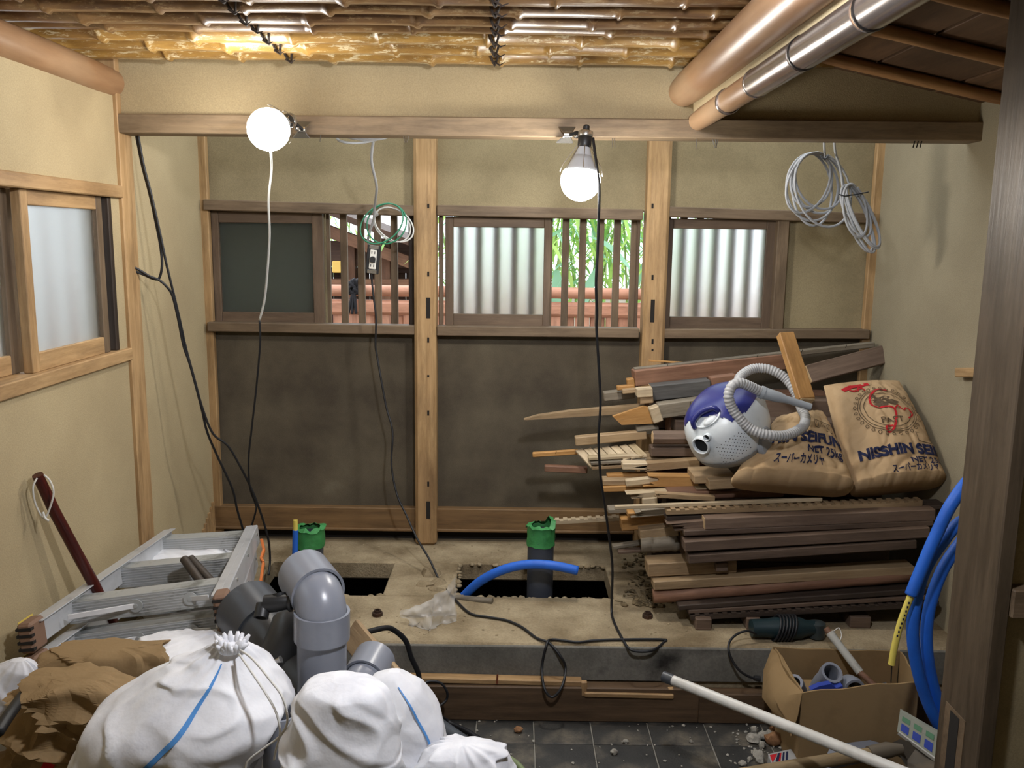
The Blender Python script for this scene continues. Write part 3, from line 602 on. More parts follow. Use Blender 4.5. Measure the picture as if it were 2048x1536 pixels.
# ================================================================== lumber pile
WT = wood('lumber_tan', '#93795a', '#b39a76', '#7c6549', var=.22)
WO = wood('lumber_orange', '#a4763f', '#bd9159', '#8d6638', var=.15)
WP = wood('lumber_pale', '#a99678', '#c7b598', '#94825f', var=.15)
WR = wood('lumber_reddish', '#6f4e3c', '#8a6751', '#5a4133', var=.2)
WB = wood('lumber_brown', '#5a493d', '#746152', '#483a30', var=.22)
WD = wood('lumber_dark', '#3a2f28', '#52453b', '#2d251f', var=.25)
WG = wood('lumber_weathered_grey', '#6d6354', '#898070', '#4e473c', var=.2)
WS = wood('lumber_slate', '#464442', '#5d5b58', '#373533', var=.2)
ENDW = wood('end_grain', '#b89a72', '#cbb088', '#a08460', var=.1)
PILE = 'salvaged lumber stacked in the alcove corner'
def plank(name, label, a, b, h, Y, dep, mat, Yb=None, shape=None, roll=0.0, cat='plank', nails=0):
    """front-face centre line from pixel a to b, height h px, front at depth Y (Yb at the right end), going back by dep metres"""
    Yb = Y if Yb is None else Yb
    p0 = atY(a[0], a[1], Y); p1 = atY(b[0], b[1], Yb); hm = h * (Y + Yb) / 2 / F_PX
    M, L = along(p0, p1); M = M @ Matrix.Translation((0, dep / 2, 0)) @ Matrix.Rotation(roll, 4, 'X')
    mb = MB()
    if shape == 'point':      # tapers to a point at the left end
        z = hm / 2
        poly = [(-L/2, 0, -z * .9), (-L/2 + L * .12, 0, -z * .1), (-L*.1, 0, z * .55), (L/2, 0, z), (L/2, 0, -z), (-L/2 + .01, 0, -z)]
        mb.prism([Vector(q) + Vector((0, -dep/2, 0)) for q in poly], (0, dep, 0))
    elif shape == 'octagon':
        n = 8; R = hm / 2 / math.cos(math.pi/8)
        mb.tube([(-L/2, 0, 0), (L/2, 0, 0)], R, n)
    elif shape == 'log':
        K = 14; pts = [(-L/2 + L * k / K, .004 * noise.noise(Vector((k * .6, h, 1))), .006 * noise.noise(Vector((k * .5, h, 7)))) for k in range(K + 1)]
        mb.tube(pts, [hm / 2 * (1 + .09 * noise.noise(Vector((k * .9, h, 3)))) for k in range(K + 1)], 10)
    elif shape == 'ragged':   # splintered left end
        n = 6; z = hm / 2; rn = random.Random(int(a[0] * 7 + a[1])); top = []
        for k in range(n + 1): top.append((-L/2 + (rn.uniform(-.02, .03) if k % 2 else rn.uniform(-.06, 0)), -z + 2 * z * k / n))
        poly = [(L/2, -z)] + [(L/2, z)] + [(x, q) for x, q in reversed(top)]
        mb.prism([Vector((x, -dep/2, q)) for x, q in poly], (0, dep, 0))
    elif shape == 'notched':  # row of shallow notches along the top edge
        z = hm / 2; n = max(6, int(L / .03)); poly = [(-L/2, -z), (L/2, -z)]
        for k in range(n, -1, -1):
            x = -L/2 + L * k / n; poly += [(x, z), (x - L / n * .5, z), (x - L / n * .5, z * .45), (x - L / n * .98, z * .45)] if k > 0 else [(x, z)]
        mb.prism([Vector((x, -dep/2, q)) for x, q in poly], (0, dep, 0))
    else:
        mb.box((-L/2, -dep/2, -hm/2), (L/2, dep/2, hm/2), min(.003, hm * .15))
    o = mb.build(name, mat, None, M, local=True, smooth=('all' if shape == 'log' else False))
    tag(o, label, cat, PILE)
    if shape in ('octagon', None) and h > 24 and mat in (WB, WD, WS):
        e = .0012; s = hm * .46; d = dep * .47
        if shape == 'octagon': MB().tube([(-L/2 - e, 0, 0), (-L/2 + .001, 0, 0)], hm * .5, 8).build('sawn_end', ENDW, o, M, local=True)
        else: MB().box((-L/2 - e, -d, -s), (-L/2 + .0006, d, s)).build('sawn_end', ENDW, o, M, local=True)
    for k in range(nails):
        x = -L/2 + L * (k + .7) / (nails + .4)
        MB().tube([(x, -dep/2 - .006, hm * .1), (x + .003, -dep/2 - .012, hm * .3 + .008)], .0012, 4).build('bent_nail', GAP, o, M, local=True)
    return o
def Z8(x, y): return (1030 + x / 2.2756, 640 + y / 2.2756)
P = [
 # name, label, left, right, height px (photo), Y, depth, material, extras
 ('batten', 'long pale nailed batten on the very top of the lumber pile', (545,232), (1640,113), 11, 3.33, .03, WG, dict(nails=5, Yb=3.42)),
 ('scorched_board', 'scorched red brown board just under the top batten', (548,268), (1235,190), 32, 3.30, .06, WR, dict(Yb=3.38)),
 ('plank', 'wide brown plank end on the upper right against the wall', (1340,250), (1690,158), 38, 3.33, .02, WB, dict(roll=-.5, Yb=3.38)),
 ('plank', 'black slate grey plank with a pale cut end under the scorched board', (622,335), (892,308), 31, 3.24, .07, WS, {}),
 ('plank', 'short brown plank butting the slate grey plank', (892,285), (1010,270), 20, 3.25, .05, WR, {}),
 ('offcut', 'small orange offcut with a hole at the upper left of the pile', (512,295), (546,290), 22, 3.30, .04, WO, {}),
 ('lath', 'thin orange lath end poking left below the scorched board', (465,312), (545,306), 9, 3.29, .03, WO, {}),
 ('lath', 'second tan lath end just under the thin orange lath', (490,328), (560,322), 9, 3.26, .03, WT, {}),
 ('plank', 'short dark grey board end at the far upper left', (405,352), (545,338), 18, 3.33, .05, WG, {}),
 ('offcut', 'pale square offcut end under the slate grey plank', (556,335), (628,330), 18, 3.20, .05, WP, {}),
 ('offcut', 'stacked pale offcut below the square offcut end', (570,368), (630,362), 15, 3.21, .05, WT, {}),
 ('plank', 'long plank tapering to a sharp point far to the left', (40,438), (590,404), 17, 3.26, .035, WT, dict(shape='point')),
 ('beam_offcut', 'weathered grey board with nails above the dark hollow', (655,418), (935,380), 30, 3.16, .06, WG, dict(nails=1)),
 ('offcut', 'pale leaning offcut end at the left of the grey nailed board', (622,440), (665,425), 33, 3.15, .05, WP, {}),
 ('plank', 'narrow weathered board end left below the yellow plywood', (555,505), (655,492), 14, 3.18, .05, WG, dict(roll=.4)),
 ('plank', 'pinkish tan plank sticking out left above the slatted grating', (275,555), (600,524), 18, 3.18, .04, WT, {}),
 ('octagonal_post', 'octagonal dark post with a pale cut end left of the vacuum', (632,543), (835,543), 27, 3.06, .06, WB, dict(shape='octagon')),
 ('plank', 'dark square board under the octagonal post', (620,602), (840,602), 19, 3.08, .06, WB, {}),
 ('stick', 'short straw coloured stick poking left beside the grating', (80,616), (290,602), 10, 3.22, .02, WO, dict(nails=1)),
 ('stick', 'short reddish stick poking left under the grating', (135,678), (330,686), 13, 3.20, .03, WR, {}),
 ('batten', 'thin pale batten under the grating, uppermost', (335,634), (600,620), 6, 3.10, .04, WP, {}),
 ('batten', 'thin grey batten under the grating, second', (345,655), (600,640), 6, 3.09, .04, WG, {}),
 ('batten', 'thin tan batten under the grating, third', (350,676), (560,664), 6, 3.09, .04, WT, {}),
 ('offcut', 'white painted block end in the middle of the pile', (490,668), (605,668), 14, 3.04, .05, WP, {}),
 ('plank', 'splintered tan plank right of the white block end', (600,672), (840,652), 15, 3.04, .05, WT, dict(shape='ragged')),
 ('plank', 'flat brown plank between the dark board and the splintered plank', (590,640), (830,640), 12, 3.10, .08, WT, {}),
 ('lath', 'thin orange lath under the white block end', (420,715), (640,708), 8, 3.06, .04, WO, {}),
 ('plank', 'tan plank, upper of the pair left of the vacuum foot', (400,742), (650,738), 12, 3.02, .06, WT, {}),
 ('plank', 'tan plank, lower of the pair left of the vacuum foot', (400,772), (680,764), 12, 3.01, .07, WO, {}),
 ('batten', 'grey white batten lying on the pair of tan planks', (505,745), (665,728), 13, 2.98, .03, WP, {}),
 ('plank', 'grey board with a torn orange lower edge near the vacuum foot', (660,735), (835,738), 22, 2.97, .05, WO, dict(shape='ragged')),
 ('plank', 'tan board end directly under the vacuum', (815,728), (1000,722), 18, 2.90, .12, WT, {}),
 ('plank', 'thick tan board end in front under the vacuum', (882,752), (1015,745), 21, 2.86, .08, WT, {}),
 ('batten', 'pale splintered batten above the reddish board', (575,800), (900,775), 10, 2.93, .05, WP, dict(shape='ragged')),
 ('plank', 'brown splintered stick across the reddish board', (665,800), (910,815), 9, 2.86, .03, WT, dict(shape='ragged')),
 ('plank', 'reddish flat board under the left flour sack', (700,800), (1225,790), 15, 2.90, .1, WR, {}),
 ('offcut', 'small pale upright offcut at the left end of the pale stick', (580,830), (650,825), 16, 2.92, .04, WP, {}),
 ('long_stick', 'long pale stick lying across the front of the pile', (455,856), (1400,818), 8, 2.81, .015, WP, {}),
 ('long_batten', 'long tan batten with a notched top under the pale stick', (690,874), (1855,834), 12, 2.79, .04, WT, dict(shape='notched')),
 ('plank', 'weathered board end left of the notched batten', (600,880), (700,872), 13, 2.86, .06, WG, dict(shape='ragged')),
 ('plank', 'grey brown board end at the far left under the pale stick', (425,872), (530,868), 10, 2.95, .05, WG, {}),
 ('plank', 'short orange board end with nail holes', (515,892), (700,882), 12, 2.88, .05, WO, {}),
 ('plank', 'dark thin board above the wide purple brown board', (690,905), (1990,850), 9, 2.80, .07, WD, {}),
 ('plank', 'wide purple brown board in the upper front of the pile', (865,930), (1915,888), 25, 2.75, .05, WB, {}),
 ('plank', 'short splintered purple brown board left of the wide board', (765,940), (880,930), 16, 2.77, .05, WB, dict(shape='ragged')),
 ('plank', 'thin brown board below the wide purple brown board', (770,972), (1905,925), 12, 2.75, .06, WB, {}),
 ('square_beam', 'dark squared beam with pale top edge, upper of two', (772,1033), (1890,968), 23, 2.73, .06, WB, {}),
 ('square_beam', 'dark squared beam with pale top edge, lower of two', (790,1092), (1830,1022), 19, 2.73, .06, WB, {}),
 ('plank', 'orange tan plank end with nail holes, uppermost on the left front', (485,935), (750,912), 26, 2.92, .07, WO, {}),
 ('plank', 'orange tan plank end below the nail hole plank', (570,982), (745,962), 22, 2.87, .06, WT, {}),
 ('log_offcut', 'round weathered log end on the left front', (580,1040), (745,1030), 34, 2.84, .07, WG, dict(shape='log')),
 ('plank', 'thick reddish tan plank low on the left front', (605,1140), (1010,1120), 30, 2.80, .08, WT, {}),
 ('block', 'small brown block between the reddish plank and the squared beam', (915,1128), (970,1124), 20, 2.77, .04, WB, dict(cat='block')),
 ('plank', 'tan plank above the bark log', (632,1212), (1820,1142), 20, 2.77, .07, WT, {}),
 ('bark_log', 'long split log with reddish bark near the bottom', (638,1278), (1820,1182), 30, 2.75, .08, WR, dict(shape='log')),
 ('plank', 'dark board on the pile below the bark log', (745,1312), (1890,1232), 12, 2.74, .1, WD, {}),
 ('plank', 'thin grey dark board second from the bottom', (790,1330), (1900,1262), 9, 2.74, .1, WB, {}),
 ('plank', 'lowest dark board with a toothed edge', (800,1355), (1930,1292), 12, 2.73, .12, WD, dict(shape='notched')),
 ('lath', 'notched thin lath poking left towards the taped pipe', (165,922), (500,903), 9, 3.10, .03, WP, dict(shape='notched')),
 ('lath', 'dark stick end low on the left above the debris', (445,1038), (580,1018), 7, 2.95, .03, WG, {}),
 ('lath', 'second dark stick end low on the left above the debris', (470,1060), (610,1050), 6, 2.93, .03, WB, {}),
 ('lath', 'thin stray stick on top of the pile before the post', (610,186), (770,196), 3, 3.38, .015, WO, {}),
]
for (nm, lab, a, b, h, Y, dep, mat, ex) in P: plank(nm, lab, Z8(*a), Z8(*b), h, Y, dep, mat, **ex)
# yellow plywood wedge
pts = [Z8(*q) for q in ((445, 440), (585, 393), (650, 410), (655, 470), (485, 478))]
o = MB().prism([atY(x, y, 3.19) for x, y in pts], (0, .02, 0)).build('plywood_wedge', WO, None, along(atY(*pts[0], 3.19), atY(*pts[2], 3.19))[0]); tag(o, 'pointed yellow plywood offcut on the left of the pile', 'plank', PILE)
# leaning orange stud in front of the hose
o = bar('leaning_stud', atY(1570, 668, 2.98), atY(1612, 800, 2.83), .055, .03, WO, up=(-.2, 1, .3)); tag(o, 'bright orange stud leaning over the vacuum hose', 'stud', PILE)
bar('leaning_foot', atY(1612, 800, 2.83), atY(1613, 803, 2.826), .054, .029, ENDW, o, up=(-.2, 1, .3))
# slatted grating of pale strips
gr = empty('slatted_grating', atY(1215, 940, 3.16), 'broken pale slatted grating in the left of the pile', 'grating', PILE)
for k in range(7):
    x = 290 + k * 40; bar('strip', atY(*Z8(x, 592 - k * 4), 3.2), atY(*Z8(x + 72 - k * 3, 668 - k * 8), 3.10), .028, .008, WP, gr, up=(0, -.6, 1), bev=.001)
bar('cross_strip', atY(*Z8(345, 650), 3.14), atY(*Z8(580, 636), 3.14), .018, .012, WP, gr); bar('cross_strip', atY(*Z8(300, 606), 3.2), atY(*Z8(560, 585), 3.2), .016, .010, WG, gr)
# inner boards that fill the stack, and dunnage
rn = random.Random(11)
def ztop(Y): return min(.98, .56 + max(0, Y - 2.86) * 1.05)
for Yc in (2.96, 3.08, 3.20, 3.32, 3.44):
    z = SLAB + .04
    while z < ztop(Yc) - .08:
        h = rn.choice((.05, .06, .075)); x0 = .56 + rn.uniform(-.05, .16); x1 = rn.uniform(1.2, 1.40)
        o = bar('inner_board', (x0, Yc, z + h/2), (x1, Yc, z + h/2), .10, h - .004, rn.choice((WD, WB, WG, WR, WT)), bev=.002)
        tag(o, 'brown board buried inside the lumber pile, only partly seen', 'plank', 'boards inside the lumber pile'); z += h + .001
for (x, y, w, Y, lab) in ((1408, 1243, 34, 2.71, 'small dark bearer block under the left of the lumber pile'), (1508, 1238, 30, 2.72, 'small tan bearer block beside the grinder under the lumber'), (1722, 1240, 44, 2.74, 'pale bearer block under the right of the lumber pile')):
    c = atY(x, y, Y); ww = w * Y / F_PX
    o = bar('bearer_block', (c.x - ww/2, Y + .2, SLAB + .02), (c.x + ww/2, Y + .2, SLAB + .02), .4, .04, WB); tag(o, lab, 'block', PILE)

# ================================================================== paper flour sacks
KRAFT = plain('kraft_paper', '#b09470', .8, spec=.2, dirt='#9d815c', dscale=6, bump=.25)
INK = plain('navy_print', '#20243f', .8, spec=.2); INKR = plain('red_print', '#b3232a', .8, spec=.2); INKG = plain('grey_print', '#5a4a38', .8, spec=.2)
class Sack:
    def __init__(s, corners, half, bulge, seed, wr=.0065):
        s.c = [atY(*q) for q in corners]     # BL, BR, TR, TL of the printed face
        a = s.c[1] - s.c[0]; b = s.c[3] - s.c[0]; s.n = a.cross(b).normalized()
        if s.n.z < 0: s.n = -s.n
        s.half = half; s.b = bulge; s.seed = seed; s.wr = wr
    def base(s, u, v):
        c = s.c; return (c[0] * (1-u) + c[1] * u) * (1-v) + (c[3] * (1-u) + c[2] * u) * v
    def prof(s, u, v):
        pu = max(0, 1 - abs(2*u - 1) ** 9) ** .5; pv = max(0, 1 - max(0, (v - .35) / .65) ** 2.6) ** .6
        return pu * max(pv, .08)
    def top(s, u, v, eps=0.0):
        p = s.prof(u, v); q = Vector((u * 3.2, v * 4.0, s.seed))
        w = noise.noise(q * 1.3) * s.wr + noise.noise(q * 3.4) * s.wr * .45
        cr = -(1 - min(1, abs(noise.noise(q * .9 + Vector((5, 2, 1)))) * 7)) * s.wr * .9 - (1 - min(1, abs(noise.noise(q * 2.1 + Vector((1, 8, 3)))) * 6)) * s.wr * .55
        k = max(0, min(1, (v - .72) / .28)); w += k * noise.noise(q * 4.2) * s.wr * 1.6
        b = s.base(u, v); return b - s.n * s.half + s.n * (s.half * p + s.b * math.sin(math.pi * min(1, max(0, u))) * math.sin(math.pi * min(1, max(0, .12 + .8 * v))) + (w + cr) * min(1, p * 1.2) + eps)
    def bot(s, u, v):
        q = s.base(u, v); return q - s.n * s.half - s.n * s.half * s.prof(u, v) * .9
    def mesh(s, nu=60, nv=76):
        mb = MB(); g = lambda i, j: i * (nv + 1) + j; vs = []; fs = []
        for i in range(nu + 1):
            for j in range(nv + 1): vs.append(s.top(i / nu, j / nv))
        K = len(vs)
        for i in range(nu + 1):
            for j in range(nv + 1): vs.append(s.bot(i / nu, j / nv))
        for i in range(nu):
            for j in range(nv):
                fs.append((g(i, j), g(i+1, j), g(i+1, j+1), g(i, j+1))); fs.append((K+g(i, j), K+g(i, j+1), K+g(i+1, j+1), K+g(i+1, j)))
        # bottom end and sides stitched
        for i in range(nu):
            fs.append((g(i, 0), K+g(i, 0), K+g(i+1, 0), g(i+1, 0))); fs.append((g(i, nv), g(i+1, nv), K+g(i+1, nv), K+g(i, nv)))
        for j in range(nv):
            fs.append((g(0, j), g(0, j+1), K+g(0, j+1), K+g(0, j))); fs.append((g(nu, j), K+g(nu, j), K+g(nu, j+1), g(nu, j+1)))
        mb.add(vs, fs); return mb
def text_mesh(body, size=1.0, bold=0.0, sx=1.0):
    cu = bpy.data.curves.new('lettering', 'FONT'); cu.body = body; cu.size = size; cu.offset = bold; cu.align_x = 'LEFT'; cu.resolution_u = 3
    ob = bpy.data.objects.new('lettering', cu); COL.objects.link(ob)
    dg = bpy.context.evaluated_depsgraph_get(); me = bpy.data.meshes.new_from_object(ob.evaluated_get(dg)); bpy.data.objects.remove(ob)
    bm = bmesh.new(); bm.from_mesh(me); bmesh.ops.triangulate(bm, faces=bm.faces[:])
    for _ in range(4):
        long = [e for e in bm.edges if e.calc_length() > size * .12]
        if long: bmesh.ops.subdivide_edges(bm, edges=long, cuts=1); bmesh.ops.triangulate(bm, faces=bm.faces[:])
    bm.verts.index_update(); vs = [v.co.copy() for v in bm.verts]; fs = [tuple(v.index for v in f.verts) for f in bm.faces]; bm.free(); bpy.data.meshes.remove(me)
    return vs, fs
def print_on(S_, obj, name, body, u0, v0, u1, vh, mat, bold=.02, clip=None):
    """letters spread from u0 to u1 with cap height vh on the sack face"""
    vs, fs = text_mesh(body, 1.0, bold); w = max(v.x for v in vs); h = max(v.y for v in vs)
    out = [(u0 + (u1 - u0) * v.x / w, v0 + vh * v.y / max(h, .7)) for v in vs]
    if clip: fs = [f for f in fs if all(clip[0] <= out[i][0] <= clip[1] for i in f)]
    MB().add([S_.top(u, v, .0034) for u, v in out], fs).build(name, mat, obj, fix=False)
def stroke(S_, obj, name, uv, wd, mat, eps=.003, closed=False):
    vs = []; fs = []; n = len(uv)
    asp = (S_.c[3] - S_.c[0]).length / (S_.c[1] - S_.c[0]).length
    for i, (u, v) in enumerate(uv):
        a = uv[(i - 1) % n if closed else max(i-1, 0)]; b = uv[(i + 1) % n if closed else min(i+1, n-1)]
        dx, dy = b[0] - a[0], (b[1] - a[1]) * asp; l = math.hypot(dx, dy) or 1; nx, ny = -dy / l * wd, dx / l * wd / asp
        vs.append(S_.top(u + nx, v + ny, eps)); vs.append(S_.top(u - nx, v - ny, eps))
    for i in range(n if closed else n - 1): fs.append((2*i, 2*i+1, 2*((i+1) % n)+1, 2*((i+1) % n)))
    MB().add(vs, fs).build(name, mat, obj, fix=False)
def circ(u, v, ru, rv, n=40, a0=0, a1=2 * math.pi): return [(u + ru * math.cos(a0 + (a1 - a0) * k / n), v + rv * math.sin(a0 + (a1 - a0) * k / n)) for k in range(n)]
def emblem(S_, o, u, v, ru, rv):
    for k in (1.0, .93, .80): stroke(S_, o, 'emblem_ring', circ(u, v, ru * k, rv * k), .004, INKG, closed=True)
    for k in range(30):
        a = 2 * math.pi * k / 30; stroke(S_, o, 'emblem_bead', circ(u + ru * 1.1 * math.cos(a), v + rv * 1.1 * math.sin(a), ru * .05, rv * .06, 8), .004, INKG, closed=True)
    for k, (t, dv, sc) in enumerate((('PAST', -.62, .8),)):
        print_on(S_, o, 'emblem_text', t, u - ru * .5 * sc, v + rv * dv, u + ru * .5 * sc, rv * .24, INKG, .01)
    for (cu_, cv_, a_, b_) in ((-.2, .45, .28, .16), (.1, .55, .2, .14), (-.1, .22, .3, .12), (.3, .3, .25, .16), (-.3, .65, .12, .1)):
        MB().add([S_.top(u + ru * cu_, v + rv * cv_, .0015)] + [S_.top(u + ru * (cu_ + a_ * math.cos(t) * (.8 + .3 * math.sin(5 * t))), v + rv * (cv_ + b_ * math.sin(t)), .0015) for t in [2 * math.pi * k / 16 for k in range(16)]], [(0, 1 + k, 1 + (k + 1) % 16) for k in range(16)]).build('emblem_picture', INKG, o, fix=False)
    S_c = [(u + ru * x, v + rv * y) for x, y in ((.35, .95), (.0, 1.0), (-.35, .75), (-.5, .4), (-.35, .1), (.0, .05), (.2, -.1), (.15, -.45), (-.05, -.85), (-.25, -.98), (-.3, -.8), (-.05, -.75))]
    stroke(S_, o, 'emblem_swirl', [(q.x, q.y) for q in cmr([(a, b, 0) for a, b in S_c], 4)], .013, INKR)
    stroke(S_, o, 'emblem_swirl', [(q.x, q.y) for q in cmr([(u + ru * a, v + rv * b, 0) for a, b in ((.2, -.1), (.4, .1), (.55, -.1), (.7, .05), (.85, -.2), (.6, -.45))], 4)], .009, INKR)
sk2 = Sack([(1708, 962, 2.78), (1900, 940, 2.78), (1806, 742, 3.14), (1652, 752, 3.14)], .055, .045, 3)
o2 = sk2.mesh().build('flour_sack', KRAFT, smooth='all'); tag(o2, 'upright kraft paper flour sack with red emblem leaning by the right wall', 'sack', 'flour sacks on the lumber')
print_on(sk2, o2, 'printed_text', 'NISSHIN SEIFUN', .10, .145, 1.22, .085, INK, .05, clip=(0, .97))
print_on(sk2, o2, 'printed_text', 'NET 25kg', .62, .07, 1.02, .05, INK, .025, clip=(0, .97)); print_on(sk2, o2, 'printed_text', 'スーパーカメリヤ', .40, .012, .90, .055, INK, .025)
emblem(sk2, o2, .56, .56, .33, .23)
stroke(sk2, o2, 'barcode_box', [(.78, .25), (.93, .245), (.93, .33), (.78, .335)], .006, INKG, closed=True)
stroke(sk2, o2, 'red_band', [(.16, .84), (.26, .87), (.38, .88), (.5, .885)], .035, INKR)
print_on(sk2, o2, 'red_text', 'CA', .22, .80, .42, .10, INKR, .03)
sk1 = Sack([(1470, 935, 2.74), (1716, 955, 2.76), (1652, 800, 3.08), (1560, 815, 3.06)], .05, .035, 8)
o1 = sk1.mesh().build('flour_sack', KRAFT, smooth='all'); tag(o1, 'kraft paper flour sack lying flat under the vacuum hose', 'sack', 'flour sacks on the lumber')
print_on(sk1, o1, 'printed_text', 'NISSHIN SEIFUN', -.1, .33, .95, .13, INK, .05, clip=(.14, .97)); print_on(sk1, o1, 'printed_text', 'NET 25kg', .56, .20, .92, .09, INK, .025); print_on(sk1, o1, 'printed_text', 'スーパーカメリヤ', .28, .07, .72, .105, INK, .03)
stroke(sk1, o1, 'barcode_box', [(.66, .56), (.90, .53), (.90, .64), (.66, .68)], .006, INKG, closed=True)
for k in range(9): stroke(sk1, o1, 'barcode_bar', [(.69 + k * .022, .57 - k * .002), (.69 + k * .022, .65 - k * .002)], .003 + .002 * (k % 2), INKG)

# ================================================================== vacuum cleaner
VW = plain('vacuum_white_plastic', '#d3d9dc', .35, dirt='#b7bfc2', dscale=14); VB = plain('vacuum_blue_plastic', '#252a6a', .3); VG = plain('vacuum_grey_plastic', '#8f9499', .4); VH = plain('hose_grey_plastic', '#a3a3a3', .45); DK = plain('dark_hole', '#2c2e30', .9)
vc = atY(1455, 848, 2.90)
Fv = Vector((-.50, -.72, -.36)).normalized(); Tv = Vector((-.40, -.15, .9)); Tv = (Tv - Fv * Tv.dot(Fv)).normalized(); Sv = Tv.cross(Fv).normalized()
RA = (.155, .125, .125)   # front, side, top
def vloc(p): d = p - vc; return Vector((d.dot(Fv) / RA[0], d.dot(Sv) / RA[1], d.dot(Tv) / RA[2]))
def vwor(q): return vc + Fv * q.x * RA[0] + Sv * q.y * RA[1] + Tv * q.z * RA[2]
EX = 2.6
def vsup(d, k=1.0):
    s = (abs(d.x) ** EX + abs(d.y) ** EX + abs(d.z) ** EX) ** (1 / EX); return d / s * k
def von(x, y, k=1.0):
    """where a pixel's ray meets the body"""
    d = ray(x, y); t = 1.5 / d.y; lo = None
    for i in range(4000):
        p = CAM + d * t; q = vloc(p)
        if (abs(q.x) ** EX + abs(q.y) ** EX + abs(q.z) ** EX) < k: return p
        t += .0008
    return CAM + d * (2.85 / d.y)
def vnorm(p):
    q = vloc(p); g = Vector([math.copysign(abs(c) ** (EX - 1), c) / r for c, r in zip(q, RA)]); return (Fv * g.x + Sv * g.y + Tv * g.z).normalized()
VC = empty('vacuum_cleaner', (vc.x, vc.y, atY(1420, 945, 2.9).z), 'white and blue canister vacuum cleaner with ribbed grey hose on the pile', 'vacuum')
def vshell(name, mat, keep, k):
    mb = MB(); nu, nv = (150, 100) if name != 'body' else (72, 48); vs = []; fs = []
    for j in range(nv + 1):
        th = math.pi * j / nv
        for i in range(nu):
            ph = 2 * math.pi * i / nu; vs.append(vwor(vsup(Vector((math.cos(th), math.sin(th) * math.cos(ph), math.sin(th) * math.sin(ph))), k)))
    for j in range(nv):
        for i in range(nu):
            f = (j*nu+i, j*nu+(i+1) % nu, (j+1)*nu+(i+1) % nu, (j+1)*nu+i); c = sum((vloc(vs[q]) for q in f), Vector()) / 4
            if keep(c): fs.append(f)
    used = sorted({i for f in fs for i in f}); mp = {o: n for n, o in enumerate(used)}
    mb.add([vs[i] for i in used], [tuple(mp[i] for i in f) for f in fs]); return mb.build(name, mat, VC, smooth='all')
vshell('body', VW, lambda c: True, 1.0)
vshell('top_cover', VB, lambda c: c.z > .56 and c.x < .74, 1.012)
vshell('base_band', VG, lambda c: c.z < -.52, 1.012)
def vring(name, x, y, r, h, mat, w=.005, disc=True):
    p = von(x, y); n = vnorm(p); t = n.cross(Vector((0, 0, 1))).normalized(); M = frame(t, n.cross(t), n, p - n * .004)
    MB().lathe([(r, 0), (r + w, 0), (r + w, h), (r + w * .5, h + .003), (r, h), (r, .002)], 28, M).build(name, mat, VC, smooth=True)
    if disc: MB().lathe([(r, .0035), (.001, .0035)], 24, M @ Matrix.Translation((0, 0, .002))).build(name + '_mouth', DK, VC)
vring('hose_port', 1404, 889, .025, .014, VW, .007); vring('small_port', 1416, 873, .009, .016, VW, .003)
hp = von(1418, 838); hn = vnorm(hp)
rg = [von(1415 + 27 * math.cos(t) * math.cos(-.55) - 15 * math.sin(t) * math.sin(-.55), 836 + 27 * math.cos(t) * math.sin(-.55) + 15 * math.sin(t) * math.cos(-.55)) for t in [2 * math.pi * k / 28 for k in range(28)]]
MB().tube([q + vnorm(q) * .002 for q in rg], .0036, 8, closed=True).build('handle_frame', VW, VC, smooth='all')
hd = [von(*q) for q in ((1391, 857), (1392, 846), (1398, 836), (1408, 828), (1420, 823), (1431, 821), (1438, 824))]
MB().tube(cmr([q + vnorm(q) * (.016 if 0 < i < 6 else .002) for i, q in enumerate(hd)], 4), [.0075 + .003 * math.sin(math.pi * k / 24) for k in range(25)], 10).build('handle', VB, VC, smooth='all')
q = von(1421, 842); n = vnorm(q); t_ = (von(1434, 833) - q).normalized(); MB().lathe([(.023, 0), (.020, .006), (.012, .010), (.001, .0115)], 22, frame(t_, n.cross(t_), n, q - n * .002) @ Matrix.Diagonal((1.15, .62, 1, 1))).build('button_dome', VW, VC, smooth='all')
dots = MB()
for i in range(13):
    for j in range(11):
        x = 1434 + i * 4.3 + j * 1.6; y = 895 - i * 2.9 + j * 3.5
        if (i + j) % 2: continue
        p = von(x, y); n = vnorm(p); t = n.cross(Vector((0, 0, 1))).normalized()
        b = MB().lathe([(.0018, 0), (.0018, .0006)], 6, frame(t, n.cross(t), n, p)); dots.add(b.v, b.f)
o = dots.build('vent_grille', DK, VC); tag(o, kind='stuff')
wp_ = atY(1530, 884, 2.83); MB().lathe([(.02, -.012), (.048, -.012), (.053, -.006), (.053, .006), (.048, .012), (.02, .012)], 28, frame(Fv, Tv, Sv, wp_)).build('rear_wheel', VG, VC, smooth=True)
hose = [(1524,785,2.80),(1502,774,2.79),(1480,766,2.78),(1464,772,2.77),(1457,793,2.76),(1465,817,2.76),(1480,838,2.755),(1497,855,2.75),(1519,866,2.74),(1543,871,2.74),(1568,871,2.76),(1590,864,2.79),(1607,852,2.84),(1611,835,2.88),(1604,820,2.91),(1597,801,2.94),(1587,778,2.96),(1573,759,2.98),(1557,747,2.99),(1535,738,3.0),(1509,737,3.0),(1489,746,2.98),(1477,760,2.95),(1476,785,2.93)]
hp_ = cmr(px(hose), 5); pts = []; rs = []
tot = 0; prev = hp_[0]; dense = []
for a, b in zip(hp_[:-1], hp_[1:]):
    L = (b - a).length; n = max(1, int(L / .0022))
    for k in range(n): dense.append(a + (b - a) * k / n)
for i, p in enumerate(dense): pts.append(p); rs.append(.0172 if i % 4 < 2 else .0152)
MB().tube(pts, rs, 12).build('hose', VH, VC, smooth='all')
